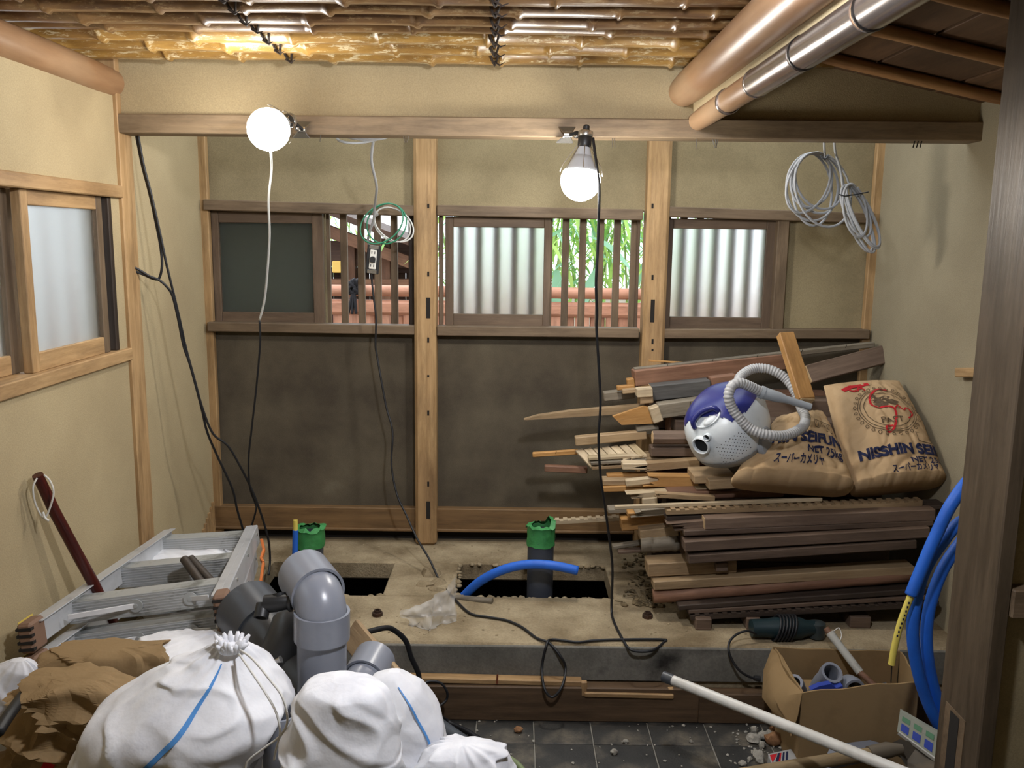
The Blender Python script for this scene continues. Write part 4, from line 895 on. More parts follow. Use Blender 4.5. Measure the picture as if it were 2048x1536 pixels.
MB().tube(px([(1520,783,2.80),(1526,786,2.80),(1527,786,2.80),(1556,794,2.79),(1572,799,2.79),(1622,814,2.78)]), [.021, .0225, .020, .018, .0125, .0115], 18).build('hose_handle', VG, VC, smooth=True)
# ================================================================== drain pipes in the pits
PVCG = plain('grey_pvc', '#7e828c', .3, dirt='#8c9099', dscale=5); PVCD = plain('dark_grey_pvc', '#3b3e43', .35, dirt='#4c4e52', dscale=6); PVCB = plain('slate_pvc', '#3a3f49', .45, dirt='#4a4e55', dscale=7)
TAPE = plain('green_masking_tape', '#3a8648', .55, dirt='#2a6d38', dscale=25, bump=.4)
def taped_pipe(xc, ytop, ybot, Y, r, label, seed, flags):
    a = atY(xc, ytop, Y); b = atY(xc - 3, ybot, Y); b = Vector((a.x + (b.x - a.x) * 1.5, Y, -.06))
    e = empty('taped_drain_pipe', b, label, 'pipe', 'taped drain pipes standing in the pits')
    MB().pipe([b, a], r, r - .005, 28).build('pipe', PVCB, e, smooth=True)
    rn = random.Random(seed); mb = MB(); n = 28; vs = []; fs = []; L = 7
    ax = (a - b).normalized()
    for j in range(L):
        for k in range(n):
            t = 2 * math.pi * k / n; jag = .012 * noise.noise(Vector((math.cos(t) * 2, math.sin(t) * 2, seed + j)))
            rr = r + .003 + (.006 * noise.noise(Vector((math.cos(t) * 3, math.sin(t) * 3, seed + j * .7))) if j not in (0,) else .001) + (.004 if j > 4 else 0)
            h = (-.05, -.035, -.018, -.002, .012, .02, .024)[j] + (jag * (1.6 if j >= 5 else .5) if j in (0, 4, 5, 6) else 0) + (flags if j >= 5 and math.cos(t - 0.3) > .75 else 0)
            if j == 6: rr = r - .012
            vs.append(a + ax * h + Vector((math.cos(t) * rr, math.sin(t) * rr, 0)))
    for j in range(L - 1):
        for k in range(n): fs.append((j*n+k, j*n+(k+1) % n, (j+1)*n+(k+1) % n, (j+1)*n+k))
    mb.add(vs, fs).build('masking_tape', TAPE, e, smooth=True)
taped_pipe(620, 1066, 1150, 3.13, .05, 'dark grey drain pipe with green tape in the left pit', 4, .004)
taped_pipe(1082, 1062, 1200, 3.06, .048, 'dark grey drain pipe with green tape in the middle pit beside the blue hose', 9, .018)
BLUE = plain('blue_foam_hose', '#1f62c9', .55, dirt='#1b55b3', dscale=9); YEL = plain('yellow_tube', '#d8c65f', .5)
sp = empty('supply_pipe', atY(588, 1110, 3.05), 'thin blue supply pipe with a yellow end beside the left taped pipe', 'pipe')
MB().tube([atY(588, 1180, 3.05), atY(590, 1110, 3.05), atY(591, 1060, 3.05)], .0105, 12).build('blue_sleeve', BLUE, sp, smooth=True); MB().pipe([atY(591, 1061, 3.05), atY(591, 1040, 3.05)], .0085, .005, 12).build('yellow_end', YEL, sp, smooth=True)
cable('blue_hose', [(905,1215,3.06),(928,1192,3.02),(960,1163,2.98),(1005,1140,2.95),(1055,1129,2.93),(1105,1131,2.92),(1155,1141,2.92)], .0165, BLUE, 'short blue foam hose arching out of the middle pit', 'hose', n=14)
# grey stub pipe lying at the pit rim
o = MB().tube([atZ(912, 1196, SLAB), atZ(985, 1203, SLAB + .005)], .012, 10).build('pipe_stub', WG, None, smooth=True); tag(o, 'thin grey brown stick at the rim of the middle pit', 'stick')

# ================================================================== clear plastic bag on the slab
m, nt, b_, new, link = _nt('clear_plastic_film'); b_.inputs['Base Color'].default_value = lin('#c9c6c0'); b_.inputs['Roughness'].default_value = .3; b_.inputs['Alpha'].default_value = .42; b_.inputs['Specular IOR Level'].default_value = .7
FILM = m
def film(name, quad, seed, parent, amp=.02, n=14, mat=None):
    vs = []; fs = []
    for i in range(n + 1):
        for j in range(n + 1):
            u, v = i / n, j / n; p = (quad[0] * (1-u) + quad[1] * u) * (1-v) + (quad[3] * (1-u) + quad[2] * u) * v
            q = Vector((u * 3 + seed, v * 3, seed)); p = p + Vector((noise.noise(q), noise.noise(q + Vector((9, 0, 0))), noise.noise(q + Vector((0, 9, 0))) * .6)) * amp + Vector((0, -abs(noise.noise(q * 2.3)), 0)) * amp * .8
            p.z = max(p.z, SLAB + .002); vs.append(p)
    for i in range(n):
        for j in range(n): a = i * (n+1) + j; fs.append((a, a+1, a+n+2, a+n+1))
    return MB().add(vs, fs).build(name, mat or FILM, parent, smooth='all')
pb = empty('plastic_bag', atZ(855, 1268, SLAB), 'crumpled clear plastic bag standing on the slab', 'plastic bag')
film('left_fold', [atY(800, 1222, 2.76), atY(868, 1200, 2.72), atY(862, 1272, 2.69), atY(826, 1262, 2.71)], 1, pb); film('right_fold', [atY(868, 1200, 2.72), atY(912, 1152, 2.80), atY(914, 1252, 2.76), atY(856, 1270, 2.70)], 5, pb)
film('rear_fold', [atY(804, 1226, 2.80), atY(905, 1175, 2.84), atY(912, 1248, 2.80), atY(830, 1260, 2.78)], 8, pb)

# ================================================================== white woven sacks and paper sacks
def woven(name, c, c2):
    m, nt, b, new, link = _nt(name); tc = new('ShaderNodeTexCoord')
    n = _noise(new, link, tc.outputs['Object'], 9, 5, .6); r = _ramp(new, link, n.outputs[0], [(.35, lin(c2)), (.6, lin(c))]); link(r.outputs[0], b.inputs['Base Color'])
    wv = new('ShaderNodeTexWave'); wv.inputs['Scale'].default_value = 420; wv.bands_direction = 'Z'; link(tc.outputs['Object'], wv.inputs['Vector'])
    w2 = new('ShaderNodeTexWave'); w2.inputs['Scale'].default_value = 420; w2.bands_direction = 'X'; link(tc.outputs['Object'], w2.inputs['Vector'])
    ad = new('ShaderNodeMath'); link(wv.outputs[0], ad.inputs[0]); link(w2.outputs[0], ad.inputs[1])
    bp = new('ShaderNodeBump'); bp.inputs['Strength'].default_value = .08; bp.inputs['Distance'].default_value = .001; link(ad.outputs[0], bp.inputs['Height'])
    b2 = new('ShaderNodeBump'); b2.inputs['Strength'].default_value = .22; b2.inputs['Distance'].default_value = .012; n3 = _noise(new, link, tc.outputs['Object'], 16, 4, .6); link(n3.outputs[0], b2.inputs['Height']); link(bp.outputs[0], b2.inputs['Normal']); link(b2.outputs[0], b.inputs['Normal'])
    b.inputs['Roughness'].default_value = .6; b.inputs['Subsurface Weight'].default_value = 0; return m
WOV = woven('white_woven_plastic', '#e6e7ea', '#d2d3d8'); STRIPE = plain('blue_stripe_yarn', '#4f8fd0', .6, dirt='#3f7ab8', dscale=60); CORD = plain('white_string', '#cfcdc6', .7)
PAPER = plain('brown_wrapping_paper', '#8d7553', .8, spec=.2, dirt='#715b3d', dscale=5, bump=.5)
class Bag:
    """soft sack: levels of (y, left x, right x) in the photo at depth Y, swept round as superellipses with folds"""
    def __init__(s, levels, Y, deep, seed, fold=.010, crumple=.012, ex=2.4, maxdeep=.2, gather=1.0, sharp=1.0):
        s.g = gather; s.sharp = sharp
        s.L = []
        for (y, a, b) in levels:
            p = atY(a, y, Y); q = atY(b, y, Y); rx = (q.x - p.x) / 2; s.L.append(((p.z + q.z) / 2, (p.x + q.x) / 2, rx, min(rx * deep, maxdeep)))
        s.Y = Y; s.seed = seed; s.fold = fold; s.cr = crumple; s.ex = ex; s.top = s.L[0][0]; s.bot = s.L[-1][0]
    def at(s, t):
        f = t * (len(s.L) - 1); i = min(int(f), len(s.L) - 2); k = f - i
        P = [s.L[max(0, i-1)], s.L[i], s.L[i+1], s.L[min(len(s.L)-1, i+2)]]
        o = []
        for c in range(4):
            a, b, d, e = (p[c] for p in P); o.append(.5 * ((2*b) + (d-a)*k + (2*a-5*b+4*d-e)*k*k + (3*b-a-3*d+e)*k*k*k))
        return o
    def pt(s, th, t, eps=0):
        z, cx, rx, ry = s.at(t); c, sn = math.cos(th), math.sin(th)
        k = (abs(c) ** s.ex + abs(sn) ** s.ex) ** (-1 / s.ex)
        B0 = Vector((cx + c * k * rx, s.Y + sn * k * ry, z)) + Vector((s.seed * 1.37, s.seed * .71, s.seed * 2.3)); q = B0 * 5
        rid = lambda v, m: 1 - min(1, abs(noise.noise(v)) * m)
        n1 = noise.noise(B0 * 4.5); n2 = 1 - 2 * abs(noise.noise(Vector((th * 2.2, z * 4.0, s.seed * 2.0))))
        dg = Vector((B0.x * 9 + B0.z * 5, B0.y * 9, B0.z * 8 - B0.x * 4)); n3 = rid(dg, 5); n4 = rid(Vector((B0.x * 5, B0.y * 5, B0.z * 9 + B0.x * 6)), 5); n5 = noise.noise(B0 * 17)
        up = max(0, 1 - t * 2.2)
        d = n1 * s.cr * 1.1 + n2 * s.fold * (.35 * s.g + up * s.g) + .35 * s.g * s.fold * up * math.sin(th * 9 + s.seed) + n3 * s.cr * .7 * s.sharp + n4 * s.cr * .45 * s.sharp + n5 * s.cr * .3
        w = min(1, rx / .05); r = 1 + (d * w + eps) / max(rx, .02)
        return Vector((cx + c * k * rx * r, s.Y + sn * k * ry * r, z + .5 * s.cr * noise.noise(q * 2.3 + Vector((3, 1, 4)))))
    def mesh(s, nt_=110, nh=110):
        vs = []; fs = []
        for j in range(nt_ + 1):
            for i in range(nh): vs.append(s.pt(2 * math.pi * i / nh, j / nt_))
        for j in range(nt_):
            for i in range(nh): fs.append((j*nh+i, j*nh+(i+1) % nh, (j+1)*nh+(i+1) % nh, (j+1)*nh+i))
        fs.append(tuple(range(nh))); fs.append(tuple(reversed([nt_*nh+i for i in range(nh)])))
        return MB().add(vs, fs)
    def band(s, path, wd, eps=.004):
        vs = []; fs = []
        for (th, t) in path: vs.append(s.pt(th - wd, t, eps)); vs.append(s.pt(th + wd, t, eps))
        for i in range(len(path) - 1): fs.append((2*i, 2*i+1, 2*i+3, 2*i+2))
        return MB().add(vs, fs)
def floor_y(Y, base=0.0): # pixel row where the tile floor sits at depth Y
    lo, hi = 1000, 4000
    for _ in range(40):
        m = (lo + hi) / 2
        if atY(400, m, Y).z > base + 0.004: lo = m
        else: hi = m
    return lo
def sack(name, label, levels, Y, deep, seed, mat=WOV, cat='sack', group=None, base=0.0, **kw):
    fy = floor_y(Y, base); last = levels[-1]
    lv = list(levels) + [(last[0] + (fy - last[0]) * .5, last[1] - 4, last[2] + 4), (fy - 25, last[1], last[2]), (fy, last[1] + 20, last[2] - 20)]
    b = Bag(lv, Y, deep, seed, **kw); o = (b.mesh(64, 56).build(name, mat, None) if mat is PAPER else b.mesh().build(name, mat, None, smooth='all')); tag(o, label, cat, group); return b, o
SG = 'white woven rubble sacks in the left foreground'
bA, oA = sack('woven_sack', 'large white woven sack tied at the top under the ladder feet, blue stripe', [(1282,440,478),(1296,425,490),(1318,385,512),(1340,335,535),(1362,290,552),(1395,238,572),(1430,195,568),(1475,180,535),(1530,168,505)], 1.62, .8, 3, group=SG, fold=.015, crumple=.014)
n_ = 34; bA.band([(-math.pi/2 + .06 + .25 * (k / n_) - .55 * (k / n_) ** 2, .14 + .56 * k / n_) for k in range(n_ + 1)], .034).build('blue_stripe', STRIPE, oA, smooth='all')
ga = MB()
for k in range(26):     # gathered mouth
    th = 2 * math.pi * k / 26; c = atY(462, 1290, 1.60); p = c + Vector((math.cos(th) * .02, math.sin(th) * .018, -.01)); q = c + Vector((math.cos(th) * (.028 + .01 * math.sin(k * 2.3)), math.sin(th) * .026, .012 + .007 * math.sin(k * 1.7)))
    ga.tube([p, (p + q) / 2 + Vector((0, 0, .004)), q], [.005, .006, .003], 6)
ga.build('gathered_mouth', WOV, oA, smooth='all')
for pth in ([(480,1300,1.58),(505,1318,1.54),(540,1360,1.50),(565,1395,1.48),(575,1440,1.48),(562,1470,1.48),(530,1495,1.48),(498,1520,1.48),(490,1540,1.48)], [(478,1308,1.57),(500,1340,1.53),(530,1385,1.50),(552,1425,1.485),(560,1465,1.48),(552,1500,1.48),(548,1520,1.48)]):
    cable('tie_string', pth, .0022, CORD, '', parent=oA)
bB, oB = sack('woven_sack', 'bright white woven sack in the middle with grey pipes rising behind it', [(1356,665,712),(1362,640,735),(1374,612,760),(1398,598,776),(1440,584,786),(1490,572,798),(1536,565,806)], 1.46, .72, 11, group=SG, fold=.009, crumple=.013, gather=.35)
bC, oC = sack('woven_sack', 'white woven sack with dotted blue line behind the bright middle sack', [(1342,778,800),(1352,752,818),(1372,735,842),(1405,722,862),(1450,715,878),(1500,712,884),(1536,712,886)], 1.68, .8, 17, group=SG, fold=.009, crumple=.012, gather=.1)
n_ = 30; bC.band([(-math.pi/2 + .35 + .55 * (k / n_), .14 + .42 * (k / n_)) for k in range(n_ + 1)], .026).build('blue_stripe', STRIPE, oC, smooth='all')
bD, oD = sack('woven_sack', 'crumpled open mouth of a low white sack at the bottom edge', [(1484,908,940),(1492,888,965),(1508,868,995),(1530,850,1015),(1570,838,1030)], 1.60, .6, 23, group=SG, fold=.02, crumple=.016)
bG, oG = sack('woven_sack', 'greyish white sack under the near rungs of the ladder', [(1278,355,410),(1288,300,432),(1305,262,446),(1340,240,452)], 2.0, .8, 29, group=SG, fold=.02, crumple=.02)
bE, oE = sack('woven_sack', 'cream white sack seen between the ladder rungs', [(1106,345,430),(1114,318,462),(1130,300,480),(1160,292,486)], 2.74, .7, 31, base=SLAB, maxdeep=.13, group=SG, fold=.02, crumple=.02)
bF, oF = sack('woven_sack', 'white plastic sack at the left picture edge under the ladder foot', [(1318,25,50),(1335,0,62),(1360,-30,60),(1400,-60,55),(1450,-70,40)], 1.86, .6, 37, group=SG, fold=.012, crumple=.014)
bH, oH = sack('paper_sack', 'crumpled brown paper sack in the bottom left corner', [(1352,110,170),(1362,82,230),(1385,66,252),(1420,52,245),(1460,40,215),(1500,28,190),(1540,18,170)], 1.70, .55, 41, mat=PAPER, fold=.014, crumple=.034, sharp=1.9)
bI, oI = sack('paper_sack', 'smaller brown paper sack under the left ladder foot', [(1288,180,250),(1298,140,300),(1318,115,318),(1345,105,322),(1390,105,320)], 1.92, .45, 47, mat=PAPER, fold=.014, crumple=.03, sharp=1.9)
vs, fs = text_mesh('R', 1.0, .03); MB().add([bH.pt(-math.pi/2 - 1.05 + v.y * .16 , .60 + .05 * v.x, .006) for v in vs], fs).build('printed_letter', INK, oH, fix=False)
MB().add(*[[bH.pt(-math.pi/2 + .05 + .12 * i, .55 + .03 * j, .006) for i in range(3) for j in range(3)], [(i*3+j, i*3+j+1, i*3+j+4, i*3+j+3) for i in range(2) for j in range(2)]]).build('red_print_mark', INKR, oH, fix=False)
cable('black_strip_handle', [(75,1352,1.78),(60,1375,1.72),(40,1400,1.66),(18,1430,1.6),(-5,1465,1.55)], .012, BLACKP, 'black webbing strap between paper sack and left edge', 'strap')

# ================================================================== grey pipes
def fit(e, pts, r, mat=PVCG, name='pipe', k=6, wall=.005): return MB().pipe(cmr(px(pts), k), r, r - wall, 28).build(name, mat, e, smooth=True)
def collar(e, a, b, r, mat=PVCG, wall=.006, name='socket_collar'): return MB().pipe(px([a, b]), r, r - wall, 28).build(name, mat, e, smooth=True)
e1 = empty('elbow_pipe', atY(644, 1400, 1.80), 'upright light grey pipe with a bent elbow on top behind the bright sack', 'pipe')
fit(e1, [(644,1560,1.80),(644,1400,1.80),(644,1262,1.80)], .0535); fit(e1, [(644,1280,1.80),(644,1240,1.80),(640,1205,1.815),(630,1180,1.845),(618,1160,1.885)], .0545, name='elbow')
collar(e1, (644,1276,1.80), (644,1222,1.80), .0605); collar(e1, (637,1188,1.83), (608,1148,1.92), .0610)
e2 = empty('wide_pipe_fitting', atY(530, 1320, 1.98), 'wide dark grey pipe fitting lying tilted behind the upright elbow', 'pipe')
fit(e2, [(640,1400,1.86),(560,1300,1.98),(505,1232,2.08)], .072, PVCD); collar(e2, (530,1262,2.035), (492,1216,2.11), .080, PVCD); fit(e2, [(560,1330,1.92),(585,1270,1.95),(592,1250,1.97)], .058, PVCD, name='branch')
e3 = empty('short_fitting', atY(735, 1370, 1.85), 'short light grey pipe coupling right of the upright elbow pipe', 'pipe')
fit(e3, [(690,1420,1.80),(722,1370,1.85),(745,1330,1.92)], .044); collar(e3, (728,1358,1.865), (750,1318,1.94), .050)
e4 = empty('grey_pipe', atY(560, 1536, 1.52), 'grey pipe standing between the two big white sacks', 'pipe')
MB().pipe([atY(560, 1425, 1.60), Vector((atY(560, 1425, 1.60).x, 1.60, .01))], .036, .031, 24).build('pipe', PVCG, e4, smooth=True)
e5 = empty('black_valve', atY(550, 1225, 1.83), 'small black valve fitting on the wide dark pipe', 'valve')
MB().tube(px([(598,1203,1.84),(575,1203,1.83),(552,1206,1.83),(530,1208,1.83)]), [.018, .017, .02, .02], 14).build('valve_body', BLACKP, e5, smooth=True); collar(e5, (527,1208,1.83), (522,1236,1.81), .016, BLACKP, .004, 'spout'); MB().tube(px([(560,1205,1.83),(558,1188,1.84)]), [.012, .016], 10).build('valve_cap', BLACKP, e5, smooth=True)
MB().tube(px([(585,1203,1.83),(580,1203,1.83)]), .023, 14).build('valve_ring', BLACKP, e5, smooth=True)
o = MB().tube(px([(490,1345,1.72),(530,1330,1.72),(556,1321,1.72),(562,1318,1.72)]), [.005, .005, .005, .008], 10).build('steel_rod', CHROME, None, smooth=True); tag(o, 'short shiny steel rod with a knob between sack and pipes', 'rod')
o = bar('pink_board', atY(700, 1262, 2.05), atY(800, 1385, 1.86), .07, .016, WT, up=(-.4, -.8, .4)); tag(o, 'pinkish board end leaning behind the short grey coupling', 'plank')

# ================================================================== aluminium stepladder
ALU = plain('brushed_aluminium', '#c9cbce', .34, .35, dirt='#adafb2', dscale=9); ALUD = plain('worn_aluminium', '#b1b4b3', .42, .3, dirt='#80827e', dscale=14, dstops=(.52, .66)); ALUB = plain('bright_brace_metal', '#e4e5e7', .25, .2); RUB = plain('brown_rubber_foot', '#7b5f4c', .7); YT = plain('yellow_tape', '#c9b24f', .6); ORG = plain('orange_latch', '#c46a2a', .5)
A = atY(66, 1268, 2.02); B = atY(446, 1212, 2.10); C_ = atY(338, 1076, 2.86); E_ = atY(510, 1068, 2.86)
nL = (B - A).cross(C_ - A).normalized();  nL = nL if nL.z > 0 else -nL
LD = empty('stepladder', (A + B) / 2 - nL * .12, 'folded aluminium stepladder lying on the sacks at the left', 'ladder')
for lev, off in ((0, 0.0), (1, -.085)):
    a, b, c, d = (p + nL * off for p in (A, B, C_, E_))
    if lev == 1: c = c + (d - c) * .06; d = d - (d - c) * .06
    for (p, q, s) in ((a, c, 1), (b, d, -1)):
        o = bar('side_rail', p, q, .026, .062, ALU, LD, up=nL, bev=.003); side = (b - a).normalized() * s
        bar('rail_flange', p + side * .016 + nL * .03, q + side * .016 + nL * .03, .02, .003, ALU, o, up=nL, bev=.0005)
        M, L = along(p - (q - p).normalized() * .035, p + (q - p).normalized() * .03, nL)
        f = MB().box((-L/2, -.018, -.038), (L/2, .018, .038), .006).build('rubber_foot', RUB, LD, M, local=True)
        for r_ in range(4): MB().box((-L/2 - .002, -.019, -.03 + r_ * .017), (-L/2 + .012, .019, -.023 + r_ * .017)).build('foot_ridge', GAP, f, M, local=True)
        if s == 1: MB().box((-L/2 + .012, .0175, -.0385), (L/2 + .01, .0195, .0385)).build('yellow_tape', YT, LD, M, local=True); 
        for t in (.24, .57, .92):
            g = p + (q - p) * t - side * .0135; MB().tube([g + nL * .012, g - side * .003 + nL * .012], .005, 8).build('rivet', CHROME, LD)
    for t in ((.235, .575, .94) if lev == 0 else (.215, .55, .90)):
        p = a + (c - a) * t; q = b + (d - b) * t; ax = (c - a).normalized(); dr = (q - p).normalized()
        o = bar('rung', p, q, .06, .004, ALUD, LD, up=nL, off=(0, .016), bev=.001)
        fr = bar('rung_front', p - ax * .03 - nL * .012, q - ax * .03 - nL * .012, .004, .060, ALUD, o, up=nL, bev=.001)
        for g in range(7): bar('tread_groove', p - ax * .0325 + nL * (.012 - g * .0075), q - ax * .0325 + nL * (.012 - g * .0075), .0012, .002, ALU, o, up=nL, bev=0)
        if t < .3:
            for (u0, u1, w0, al) in ((.08, .42, p, 1), (.92, .76, q, -1)):
                s0 = p + (q - p) * u0 - ax * (.10 if al == 1 else .085) + nL * .0; s1 = p + (q - p) * u1 - ax * .036 - nL * .012
                bar('brace', s0, s1, .004, .014, ALUB, LD, up=nL, bev=.001); MB().lathe([(.018, 0), (.018, .003), (.006, .003), (.006, .006)], 14, frame(dr, nL, -ax, s1)).build('brace_hub', ALUD, LD, smooth=True)
lt = px([(523, 1078, 2.80), (528, 1100, 2.78), (522, 1118, 2.74), (527, 1125, 2.72), (521, 1168, 2.66)])
for k in range(4): bar('latch', lt[k], lt[k+1], .012, .008, ORG, LD, up=(1, 0, 0), bev=.001)
# things in and behind the ladder
DWOOD = wood('dark_red_lacquer', '#3a1512', '#5a221a', '#2a0f0d', rough=.3, var=0)
cn = empty('wooden_handle', atY(215, 1225, 2.36), 'dark red wooden tool handle with a cord loop leaning on the left wall', 'tool handle')
pp = px([(75, 950, 2.16), (110, 1025, 2.2), (150, 1100, 2.25), (186, 1165, 2.3), (225, 1245, 2.36)]); M, L = along(pp[0], pp[-1]); MB().tube(pp, [.0135, .0145, .015, .0155, .016], 14).build('shaft', DWOOD, cn, M, smooth=True)
cable('cord_loop', [(74,956,2.15),(66,975,2.14),(70,1005,2.15),(82,1030,2.16),(90,1036,2.16),(100,1015,2.16),(107,985,2.16),(100,962,2.16),(88,950,2.16)], .0025, CORD, '', parent=cn); cable('cord_loop', [(86,1024,2.16),(90,1036,2.155),(98,1042,2.155)], .003, CORD, '', parent=cn)
STC = plain('rusty_conduit', '#4a433d', .5, .5, dirt='#6a5a4c', dscale=14)
for (a, b, lab) in (((368, 1118, 2.42), (428, 1200, 2.30), 'rusty conduit pipe sticking up through the ladder, front one'), ((381, 1117, 2.44), (452, 1196, 2.32), 'dark conduit pipe with a label sticking up through the ladder')):
    o = MB().pipe(px([a, b]), .0125, .0105, 16).build('conduit', STC, None, smooth=True); tag(o, lab, 'pipe', 'conduits in the ladder')
TEAL = plain('teal_tool_plastic', '#12494c', .45)
pw = empty('teal_power_saw', atZ(440, 1130, SLAB), 'teal power saw on the slab behind the ladder top', 'power tool'); c = atZ(440, 1128, SLAB)
MB().lathe([(.02, 0), (.036, .01), (.04, .04), (.04, .13), (.034, .17), (.02, .18)], 20, Matrix.Translation(c + Vector((-.09, .02, .062))) @ Matrix.Rotation(math.pi/2, 4, 'Y')).build('motor_housing', TEAL, pw, smooth=True)
MB().tube(cmr([c + Vector((-.10, .02, .07)), c + Vector((-.13, .02, .05)), c + Vector((-.14, .02, .02)), c + Vector((-.11, .02, .008))], 4), .014, 10).build('handle', BLACKP, pw, smooth='all'); MB().box((c.x - .1, c.y - .04, SLAB + .001), (c.x + .11, c.y + .06, SLAB + .006), .001).build('base_plate', CHROME, pw)
# debris on the slab beside the lumber
db = MB()
for k in range(260):
    x = random.gauss(1300, 22); y = random.uniform(1095, 1215); p = atZ(x, y, SLAB)
    if p.x < P2[1] + .01 and PIT[0] < p.y < PIT[1]: continue
    if k % 3: b = rock(p + Vector((0, 0, .004)), random.uniform(.005, .016), k + 300, .7, (5, 4)); db.add(b.v, b.f)
    else: d = Vector((random.uniform(-1, 1), random.uniform(-1, 1), .1)).normalized() * random.uniform(.015, .04); db.tube([p + Vector((0, 0, .006)), p + d + Vector((0, 0, .008))], .002, 4)
o = db.build('soil_debris', mottled('debris_brown', '#4c4231', '#7a6b51', 30, 160, .6), None); tag(o, 'earthy debris and wood chips on the slab left of the lumber pile', 'debris', kind='stuff')
db = MB()
for k in range(120):
    p = atZ(random.uniform(620, 1500), random.uniform(1085, 1115) if k % 2 else random.uniform(1215, 1275), SLAB); b = rock(p + Vector((0, 0, .001)), random.uniform(.002, .006), k + 900, .6, (5, 4)); db.add(b.v, b.f)
o = db.build('slab_grit', CONC, None); tag(o, 'fine grit scattered on the concrete slab', 'grit', kind='stuff')
# ================================================================== cardboard box and its contents
CARD = plain('corrugated_cardboard', '#8c7452', .85, spec=.15, dirt='#776143', dscale=5, bump=.15)
fl_, fr_ = atY(1604, 1386, 2.26), atY(1838, 1366, 2.24); bl_, br_ = atY(1548, 1296, 2.555), atY(1800, 1302, 2.555)
bx = empty('cardboard_box', ((fl_.x + fr_.x) / 2, 2.4, 0), 'open battered cardboard box with pipe fittings on the tiles', 'box')
def panel(name, a, b, za, zb, seed, parent=bx, wave=.012, n=12, thick=.005):
    """upright sheet from a to b, rim heights za, zb"""
    vs = []; fs = []; d = (b - a); nn = Vector((-d.y, d.x, 0)).normalized()
    for i in range(n + 1):
        for j in range(6):
            u = i / n; v = j / 5; p = a.lerp(b, u); z = (za + (zb - za) * u + .008 * noise.noise(Vector((u * 4, seed, 0)))) * v
            w = wave * noise.noise(Vector((u * 2.5, v * 1.5, seed))) * v; vs.append(Vector((p.x, p.y, max(.001, z))) + nn * w)
    K = len(vs); vs += [v + nn * thick for v in vs]
    for i in range(n):
        for j in range(5):
            q = i * 6 + j; fs.append((q, q+1, q+7, q+6)); fs.append((K+q, K+q+6, K+q+7, K+q+1))
    for i in range(n): fs.append((i*6+5, K+i*6+5, K+(i+1)*6+5, (i+1)*6+5)); fs.append((i*6, (i+1)*6, K+(i+1)*6, K+i*6))
    for i in (0, n):
        for j in range(5): fs.append((i*6+j, i*6+j+1, K+i*6+j+1, K+i*6+j))
    return MB().add(vs, fs).build(name, CARD, parent, smooth=True)
panel('front_panel', fl_, fr_, fl_.z, fr_.z, 1); panel('back_panel', bl_, br_, bl_.z, br_.z, 2); panel('left_panel', bl_ + Vector((0, -.004, 0)), fl_ + Vector((0, .008, 0)), bl_.z, fl_.z, 3); panel('right_panel', br_ + Vector((0, -.004, 0)), fr_ + Vector((0, .008, 0)), br_.z, fr_.z, 4)
MB().box((fl_.x + .02, 2.285, .002), (br_.x - .12, 2.54, .008)).build('bottom_panel', CARD, bx)
fp = [atY(1543, 1298, 2.56), atY(1562, 1312, 2.50), atY(1580, 1345, 2.40), atY(1604, 1386, 2.26), atY(1596, 1430, 2.25), atY(1582, 1474, 2.25), atY(1570, 1440, 2.27), atY(1542, 1420, 2.36), atY(1524, 1395, 2.46), atY(1527, 1340, 2.53)]
cen = sum(fp, Vector()) / len(fp); ring = [p.lerp(cen, .5) + Vector((-.02, -.02, 0)) for p in fp]; n = len(fp)
mb = MB(); vs = fp + ring + [cen + Vector((-.03, -.03, 0))]; K = len(vs); vs2 = [v + Vector((.004, .004, 0)) for v in vs]
fs = [(i, (i+1) % n, n + (i+1) % n, n + i) for i in range(n)] + [(n + i, n + (i+1) % n, 2*n) for i in range(n)]
mb.add(vs + vs2, fs + [tuple(reversed([q + K for q in f])) for f in fs] + [((i+1) % n, i, K + i, K + (i+1) % n) for i in range(n)]); mb.build('torn_flap', CARD, bx, smooth=True)
PG = 'grey pipe elbows in the cardboard box'
def elbow(label, pts, r, mat=PVCG, c0=True):
    e = empty('pipe_elbow', atY(*pts[0]), label, 'pipe fitting', PG); path = cmr(px(pts), 6)
    MB().pipe(path, r, r - .004, 22).build('elbow_body', mat, e, smooth=True)
    for a, b in ((path[0], path[1]), (path[-1], path[-2])):
        d = (b - a).normalized(); MB().pipe([a - d * .001, a + d * .022], r + .004, r - .003, 22).build('rim', mat, e, smooth=True)
elbow('small grey elbow half hidden at the left inside the box', [(1588,1366,2.37),(1600,1385,2.41),(1596,1410,2.44)], .022); elbow('grey elbow with a round dark mouth in the middle of the box', [(1664,1345,2.36),(1640,1372,2.42),(1630,1410,2.44)], .027); elbow('grey elbow facing down right of the blue cutter', [(1710,1380,2.34),(1698,1368,2.39),(1690,1385,2.45)], .027)
bc = empty('blue_pipe_cutter', atY(1655, 1385, 2.33), 'small blue plastic cutter lying among the elbows', 'cutter')
BP = plain('blue_plastic', '#2b3f94', .4); MB().prism([atY(x, y, 2.32) for x, y in ((1622,1380),(1640,1372),(1662,1368),(1672,1376),(1686,1372),(1684,1384),(1650,1386))], (0, .02, 0)).build('jaw_body', BP, bc); MB().tube(px([(1668,1378,2.33),(1686,1380,2.32)]), .006, 8).build('grip', BP, bc)
o = MB().lathe([(.03, -.01), (.035, -.01), (.035, .01), (.03, .01), (.03, -.008)], 24, Matrix.Translation(atY(1672, 1378, 2.42)) @ Matrix.Rotation(.5, 4, 'X')).build('tape_roll', plain('green_tape_roll', '#3f5a45', .5), None, smooth=True); tag(o, 'dark green tape roll inside the cardboard box', 'tape roll')
